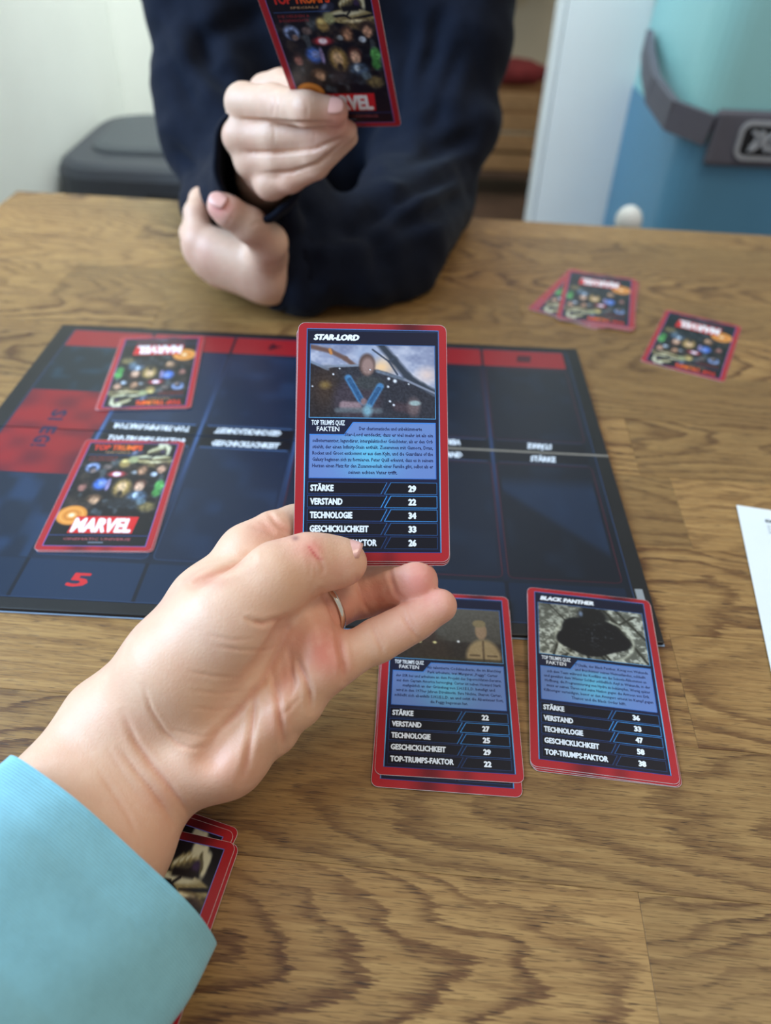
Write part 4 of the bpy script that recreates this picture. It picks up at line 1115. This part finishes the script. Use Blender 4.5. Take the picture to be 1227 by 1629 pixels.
# sleeve: a knitted tube with an open cuff
def sleeve():
    secs = [(174,1357,.2570,46.2,23.5,0), (166,1367,.2557,46.4,24,0), (120,1420,.246,47,25,0), (58,1492,.233,47.5,27,0), (-5,1565,.221,48.5,29,0), (-85,1650,.205,50,32,0), (-190,1760,.195,55,38,0), (-330,1900,.172,57,40,0)]
    C_ = [A(x, y, d) for x, y, d, *_ in secs]
    C_ = [C_[0]]+C_[1:]
    n = 128; rings = []; al = []
    # resample along
    ts = np.linspace(0, len(secs)-1, 110); acc = 0; prev = None
    wdir0 = A(330, 1490, .2585)-A(25, 1215, .2585); wdir0 /= np.linalg.norm(wdir0)
    for t in ts:
        i = min(int(t), len(secs)-2); f = t-i; sm = f
        c_ = C_[i]*(1-sm)+C_[i+1]*sm; a_ = (secs[i][3]*(1-f)+secs[i+1][3]*f)/1000; b_ = (secs[i][4]*(1-f)+secs[i+1][4]*f)/1000
        ray = (CAMO-c_)/np.linalg.norm(CAMO-c_); axd = C_[0]-C_[2]; axd /= np.linalg.norm(axd)
        wd = wdir0; nd = ray + axd*.22*max(0, 1-acc/.06); nd = nd - wd*(nd@wd); nd /= np.linalg.norm(nd)
        if prev is not None: acc += np.linalg.norm(c_-prev)
        prev = c_
        ring = []
        for k in range(n):
            a = 2*math.pi*k/n
            ca, sa = math.cos(a), math.sin(a)
            ex_ = 2/2.3
            x = math.copysign(abs(ca)**ex_, ca)*a_; z = math.copysign(abs(sa)**ex_, sa)*b_
            w_ = .0011*math.sin(a*3+acc*26)+.0009*math.sin(a*7-acc*60+1)+.0013*math.sin(acc*95+math.sin(a*2)*1.2)*min(1, acc/.02)
            k_ = 1+w_/a_
            # the cuff line bows slightly
            ring.append(c_+wd*x*k_+nd*z*k_+ (wd*0))
        rings.append(np.array(ring)); al.append(acc)
    for r_ in rings: r_[:, 2] = np.maximum(r_[:, 2], .0062)
    V = np.concatenate(rings); n_ = n
    me = tube_mesh('sleeve', rings, cap=False)
    at = me.attributes.new('along', 'FLOAT', 'POINT'); at.data.foreach_set('value', np.repeat(al, n_).astype(np.float32))
    me.materials.append(M['sleeve']); me.polygons.foreach_set('use_smooth', [True]*len(me.polygons))
    return me
o = part_of(adult, link('sleeve', sleeve(), None)); sol = o.modifiers.new('cloth', 'SOLIDIFY'); sol.thickness = .0016; sol.offset = -1
tag(o, 'light blue ribbed knit sleeve')

# ------------------------------------------------------------------ the cards in that hand
def frame(cx, ux, uy):
    ux = np.asarray(ux, float); ux /= np.linalg.norm(ux); uy = np.asarray(uy, float); uy -= ux*(uy@ux); uy /= np.linalg.norm(uy); uz = np.cross(ux, uy)
    mt = Matrix.Identity(4)
    for i in range(3): mt[i][0], mt[i][1], mt[i][2], mt[i][3] = ux[i], uy[i], uz[i], cx[i]
    return mt
hTL, hTR, hBR, hBL = [np.array(p_) for p_ in ((-.0395, .2900, .1395), (.0224, .2934, .1391), (.0263, .2156, .0765), (-.0356, .2122, .0768))]
hm = frame((hTL+hTR+hBR+hBL)/4, hTR-hTL+hBR-hBL, hTL-hBL+hTR-hBR)
card(hm, F1, 'open card held up by the bare hand, cockpit picture with an empty seat')
card(hm @ Matrix.Translation((0, -.0008, -e*1.3)) @ Matrix.Rotation(math.radians(.3), 4, 'Z'), F1, 'card right behind the open card in the bare hand')
card(hm @ Matrix.Translation((-.0003, -.0016, -e*2.6)) @ Matrix.Rotation(math.radians(.5), 4, 'Z'), F2, 'rearmost card in the bare hand, its red rim peeping out below the others')

# ------------------------------------------------------------------ the person opposite
kid = empty('person', (-.06, .95, FLOOR)); tag(kid, 'person in a navy hoodie across the table, holding one card up with crossed forearms', 'person')
kBL, kBR, kTR, kTL = [np.array(p_) for p_ in ((-.0610, .5146, .1569), (.0001, .5056, .1620), (-.0153, .4459, .2407), (-.0765, .4550, .2356))]
km = frame((kBL+kBR+kTR+kTL)/4, kTR-kTL, kTL-kBL)
card(km, BACK, 'card held up by the person opposite, its face-down back with red logo box visible')
kn_ = np.array(km.col[2])[:3]; ku = np.array(km.col[0])[:3]; kv = np.array(km.col[1])[:3]; kc = np.array(km.col[3])[:3]
def onk(px, py, off):
    """point at the card plane under a pixel, lifted off it by off metres towards the viewer"""
    v = A(px, py, 1)-CAMO; P0 = kc+kn_*off; return CAMO+v*(((P0-CAMO)@kn_)/(v@kn_))
def up_hand(F):
    th = .0003
    idx = [A(388,164,.486), A(436,164,.468), onk(488,174,.0105), onk(533,178,.0080)]
    mid = [A(383,216,.495), A(436,217,.483), A(498,213,.474), onk(538,200,.0078)]
    rng_ = [A(400,256,.502), A(440,256,.491), A(496,247,.481), onk(553,208,.0068)]
    lit = [A(430,292,.504), A(462,286,.496), A(504,266,.486), onk(556,219,.0062)]
    H_ = Field(F.lo, F.lo+(F.n-1)*F.h, F.h)
    for P, R in ((idx, (.0110, .0106, .0096, .0080)), (mid, (.0108, .0102, .0092, .0074)), (rng_, (.0098, .0090, .0080, .0062)), (lit, (.0095, .0080, .0070, .0056))):
        K_ = Field(F.lo, F.lo+(F.n-1)*F.h, F.h); K_.chain(P, [r for r in R], .003); H_.comb((slice(None),)*3, K_.F, .0008, 'u')
    F.comb((slice(None),)*3, H_.F, .004, 'u')
    wr = A(422, 280, .548)
    for p_, r in ((idx[0], .0115), (mid[0], .0118), (rng_[0], .011), (lit[0], .010)):
        F.cap(p_, wr, r*.92, .016, .007)
    th_ = [A(430,200,.525), A(424,148,.512), A(448,138,.504), onk(500,150,-.0098)]
    F.chain(th_, (.014, .0108, .0098, .0085), .006)
    F.chain([wr, A(420, 330, .60)], (.019, .022), .01)
def low_hand(F):
    # left hand wrapped round the other forearm, back of the hand up
    kn1 = A(317,382,.592); kn2 = A(319,398,.598); kn3 = A(332,418,.604); kn4 = A(352,434,.610)
    wr = A(425,432,.602)
    for p_, r in ((kn1, .0125), (kn2, .0125), (kn3, .012), (kn4, .0115)): F.cap(p_, wr, r, .0205, .010)
    F.cap(A(350,352,.572), A(384,374,.570), .0085, .006, .004, 's')
    F.cap(A(345,400,.590), A(400,418,.588), .012, .015, .012)
    H_ = Field(F.lo, F.lo+(F.n-1)*F.h, F.h)
    for P, R in (([kn1, A(313,340,.592), A(320,318,.606), A(345,318,.628)], (.0118, .0098, .0092, .008)),
                 ([kn2, A(306,372,.612), A(310,350,.632), A(335,345,.65)], (.0118, .0098, .0090, .008)),
                 ([kn3, A(316,400,.630), A(322,385,.652), A(345,380,.664)], (.0112, .0092, .0085, .0078)),
                 ([kn4, A(335,428,.634), A(345,415,.655), A(365,410,.664)], (.0105, .0085, .0078, .0072))):
        K_ = Field(F.lo, F.lo+(F.n-1)*F.h, F.h); K_.chain(P, R, .003); H_.comb((slice(None),)*3, K_.F, .0016, 'u')
    F.comb((slice(None),)*3, H_.F, .004, 'u')
    T_ = Field(F.lo, F.lo+(F.n-1)*F.h, F.h)
    T_.chain([A(424,414,.588), A(427,386,.556), A(397,358,.532), A(364,337,.521), A(350,327,.518)], (.018, .0132, .0112, .0098, .0088), .006)
    F.comb((slice(None),)*3, T_.F, .006, 'u')
    F.chain([wr, A(480,425,.64)], (.021, .024), .01)
def mk(lo, hi, h, fn, base, spots, cr=()):
    F = Field(lo, hi, h); fn(F); V, Q = F.surf(); V = smooth_v(V, Q, 3, .5)
    if cr: V = creases(V, normals(V, Q), cr)
    return V, Q, blend_tint(V, base, spots)
def bbox(pts, m): P = np.array(pts); return P.min(0)-m, P.max(0)+m
lo1, hi1 = bbox([A(360, 120, .47), A(570, 320, .50), A(430, 330, .60), A(570, 120, .46)], .035)
lo2, hi2 = bbox([A(300, 320, .56), A(300, 420, .66), A(480, 430, .64), A(440, 380, .55), A(350, 450, .62)], .035)
lo2[2] = -.001
cb = (214, 176, 152)
p1 = mk(lo1, hi1, .0013, up_hand, cb, [((540,190),(26,30),(232,150,142),.6), ((436,165),(12,14),(226,180,166),.3), ((500,215),(20,30),(232,176,160),.35), ((480,290),(60,30),(230,176,150),.4)],
        [([(378,190),(420,192),(470,196),(530,196)], 1.1, 1.6), ([(385,242),(440,243),(500,238),(548,216)], 1.1, 1.6), ([(415,276),(465,273),(505,260),(552,222)], 1.0, 1.4), ([(434,150),(436,165),(434,182)], .9, .5), ([(443,152),(445,165),(443,180)], .8, .35), ([(487,162),(489,176),(488,190)], .8, .4), ([(436,200),(437,216),(436,230)], .8, .35), ([(500,202),(501,214),(500,226)], .8, .3), ([(470,244),(478,252),(484,260)], .8, .3)])
p2 = mk(lo2, hi2, .0014, low_hand, cb, [((350,330),(24,20),(236,140,140),.65), ((325,395),(20,30),(228,170,160),.3), ((420,375),(28,26),(232,178,152),.4)],
        [([(372,338),(366,350),(358,362)], .9, .35), ([(398,362),(410,354),(420,352)], .9, .4)])
# arms, trunk, neck and head of the same body, coarse, under the clothes
def trunk(F):
    F.cap(AY(430, 300, .95), AY(430, -260, .93), .075, .085, .04); F.cap(AY(590, 300, .95), AY(590, -260, .93), .075, .085, .04)
    sh = AY(305, -235, .90), AY(730, -235, .91)
    F.chain([AY(300, -215, .89), AY(332, 60, .86), AY(356, 225, .80), AY(382, 306, .735), A(420, 330, .60)], (.040, .038, .034, .030, .0225), .02)
    F.chain([AY(735, -215, .90), AY(712, 60, .86), AY(695, 200, .83), AY(672, 300, .79), A(620, 388, .655), A(545, 415, .632), A(480, 424, .622)], (.040, .038, .036, .034, .030, .027, .0235), .02)
    nk = AY(510, -330, .93); F.cap(AY(510, -230, .94), nk+np.array([0, 0, .05]), .05, .05, .03)
    hd = nk+np.array([0, -.02, .165]); I = np.eye(3)
    F.ell(hd, I, (.074, .092, .105), .02); F.cap(hd+np.array([0, -.035, -.05]), hd+np.array([0, -.055, -.075]), .05, .036, .03)
    F.cap(hd+np.array([0, -.088, .0]), hd+np.array([0, -.104, -.028]), .007, .011, .012)
    for s_ in (-1, 1):
        F.ell(hd+np.array([s_*.076, .0, -.008]), I, (.007, .018, .030), .006); F.ell(hd+np.array([s_*.031, -.092, .006]), I, (.016, .012, .010), .012, 's')
    F.cap(hd+np.array([-.018, -.094, -.055]), hd+np.array([.018, -.094, -.055]), .0055, .0055, .006)
    return hd
F3_ = Field((-.36, .52, -.01), (.26, 1.08, .78), .0065); HEAD = trunk(F3_); V3, Q3 = F3_.surf(); V3[:, 2] = np.maximum(V3[:, 2], .004); V3 = smooth_v(V3, Q3, 3, .5)
T3 = np.tile(np.array(cb, float), (len(V3), 1))
Vb = np.concatenate([p1[0], p2[0], V3]); Vb[:, 2] = np.maximum(Vb[:, 2], .0006); Qb = np.concatenate([p1[1], p2[1]+len(p1[0]), Q3+len(p1[0])+len(p2[0])])
part_of(kid, link('body', np_mesh('body', Vb, Qb, np.concatenate([p1[2], p2[2], T3]), M['childskin']), None))
for nm, ctr, nr, td_, ln, wd in (('fingernail', onk(533,176,.0082)+(-FWD*.0072), -FWD+UP*.1, RIGHT, .0115, .0105),
                                 ('fingernail', onk(540,199,.0080)+(-FWD*.0070)+UP*.001, -FWD+UP*.2, RIGHT+UP*.2, .009, .0085),
                                 ('fingernail', A(351,327,.518)+(-FWD*.0090)+UP*.001, -FWD+UP*.25, -RIGHT+UP*.55, .0125, .0115)):
    thicken(part_of(kid, link(nm, nail_mesh(nm, ctr, nr, td_, ln, wd, M['cnail'], .0009, .0004), None)), .0005)
for s_ in (-1, 1):
    bm = bmesh.new(); bmesh.ops.create_uvsphere(bm, u_segments=20, v_segments=14, radius=.0115)
    eo = part_of(kid, link('eye', from_bm('eye', bm), M['eye'], None, True)); eo.location = tuple(HEAD+np.array([s_*.031, -.080, .006])); eo.matrix_parent_inverse = Matrix.Translation(-kid.location)
    bm = bmesh.new(); bmesh.ops.create_uvsphere(bm, u_segments=16, v_segments=10, radius=.0055)
    for v_ in bm.verts: v_.co.y *= .35
    io = link('iris', from_bm('iris', bm), M['iris'], eo, True); io.location = (0, -.0108, 0)
FH = Field(HEAD-np.array([.13, .15, .16]), HEAD+np.array([.13, .15, .16]), .004)
FH.ell(HEAD+np.array([0, .012, .018]), np.eye(3), (.086, .098, .108), .01)
FH.ell(HEAD+np.array([0, -.095, -.045]), np.eye(3), (.070, .075, .085), .02, 's')
FH.ell(HEAD+np.array([0, -.02, -.14]), np.eye(3), (.075, .09, .085), .02, 's')
V, Q = FH.surf(); V = smooth_v(V, Q, 2); part_of(kid, link('hair', np_mesh('hair', V, Q, None, M['hair']), None))

def hoodie():
    F = Field((-.38, .50, .0015), (.28, 1.10, .52), .0042)
    F.cap(AY(425, 320, .96), AY(420, -240, .94), .105, .115, .05); F.cap(AY(590, 320, .96), AY(600, -240, .94), .105, .115, .05)
    F.cap(AY(510, 300, .93), AY(510, -200, .93), .11, .12, .05)
    # right arm of the person: down behind, then forearm towards the viewer
    F.chain([AY(300, -215, .89), AY(332, 60, .86), AY(356, 225, .80), AY(382, 306, .735)], (.062, .056, .054, .050), .02)
    F.chain([AY(382, 306, .735), A(392, 340, .620), A(409, 294, .562)], (.050, .037, .0285), .012)
    F.cap(A(436, 318, .590), AY(432, 330, .70), .034, .045, .015); F.cap(A(450, 345, .605), A(500, 362, .635), .028, .034, .015)
    # left arm: elbow on the table edge, forearm across
    F.chain([AY(735, -215, .90), AY(712, 60, .86), AY(695, 200, .83), AY(672, 300, .79)], (.064, .058, .056, .054), .02)
    F.chain([AY(672, 300, .79), A(620, 388, .655), A(545, 415, .632), A(490, 424, .622), A(446, 420, .612)], (.054, .050, .044, .037, .030), .012)
    # hollow out the cuff ends
    F.cap(A(414, 254, .49), A(409, 294, .570), .0290, .0240, .004, 's')
    F.cap(A(398, 424, .600), A(444, 422, .613), .0250, .0225, .004, 's')
    V, Q = F.surf(); V = smooth_v(V, Q, 3, .5); N = normals(V, Q)
    P2 = to_px(V)
    n1 = vnoise(V[:, 0]*26+V[:, 2]*9+10, V[:, 2]*20-V[:, 0]*14+V[:, 1]*8+10, 51)
    n2 = vnoise(V[:, 0]*60+5, V[:, 2]*40+V[:, 1]*40+5, 52)
    dsp = (n1-.5)*.015+(n2-.5)*.005
    V = V+N*dsp[:, None]
    FO = [([(460,0),(330,60),(300,130)], 9, 6), ([(290,0),(340,110),(385,150)], 10, 9), ([(250,60),(300,150),(330,200)], 8, 7), ([(600,330),(660,300),(745,270)], 7, 8), ([(610,370),(690,335),(755,300)], 7, 7), ([(560,350),(600,390),(610,440)], 7, 6),
          ([(490,380),(500,420),(495,470)], 6, 7), ([(640,260),(700,240),(770,210)], 8, 6), ([(655,20),(640,120),(620,230)], 9, 9), ([(700,0),(690,80),(660,160)], 8, 6), ([(488,270),(492,330),(500,372)], 6, 10), ([(265,230),(300,260),(320,300)], 7, 6),
          ([(520,372),(560,365),(640,320)], 7, 9), ([(740,60),(700,160),(690,220)], 8, 5)]
    V = creases(V, normals(V, Q), FO)
    V[:, 2] = np.maximum(V[:, 2], .0006)
    V = smooth_v(V, Q, 1, .4)
    return np_mesh('hoodie', V, Q, None, M['hoodie'])
o = part_of(kid, link('hoodie', hoodie(), None)); tag(o, 'navy fleece hoodie')
def cuff(name, c0, c1, r0, r1, lab, tilt_=None):
    ax_ = c1-c0; L_ = np.linalg.norm(ax_); ax_ = ax_/L_; u1 = np.cross(ax_, UP); u1 /= np.linalg.norm(u1); v1 = np.cross(u1, ax_)
    prof = [(L_, r1-.003), (L_*.5, (r0+r1)/2-.003), (.004, r0-.0024), (0, r0-.0008), (0, r0+.0008), (.004, r0+.0024), (.010, r0+.0008), (.012, r0+.0022), (L_*.5, (r0+r1)/2+.003), (L_, r1+.002)]
    rings = []
    for z_, r_ in prof:
        ring = []
        for k in range(72):
            a = 2*math.pi*k/72; w_ = .0013*math.sin(3*a+1)+.0006*math.sin(8*a)
            sk = 0 if tilt_ is None else tilt_*(.5+.5*math.cos(a-4.5))*(1-z_/L_)
            ring.append(c0+ax_*(z_+sk)+(u1*math.cos(a)*1.0+v1*math.sin(a)*1.08)*(r_+w_))
        ring = np.array(ring); ring[:, 2] = np.maximum(ring[:, 2], .0007); rings.append(ring)
    o = part_of(kid, link(name, tube_mesh(name, rings), M['hem'], None, True)); return o
cuff('sleeve_cuff', A(414, 251, .486), A(409, 290, .562), .0295, .0275, '', .034)
cuff('sleeve_cuff', A(430, 426, .6035), A(472, 422, .616), .0285, .0335, '')
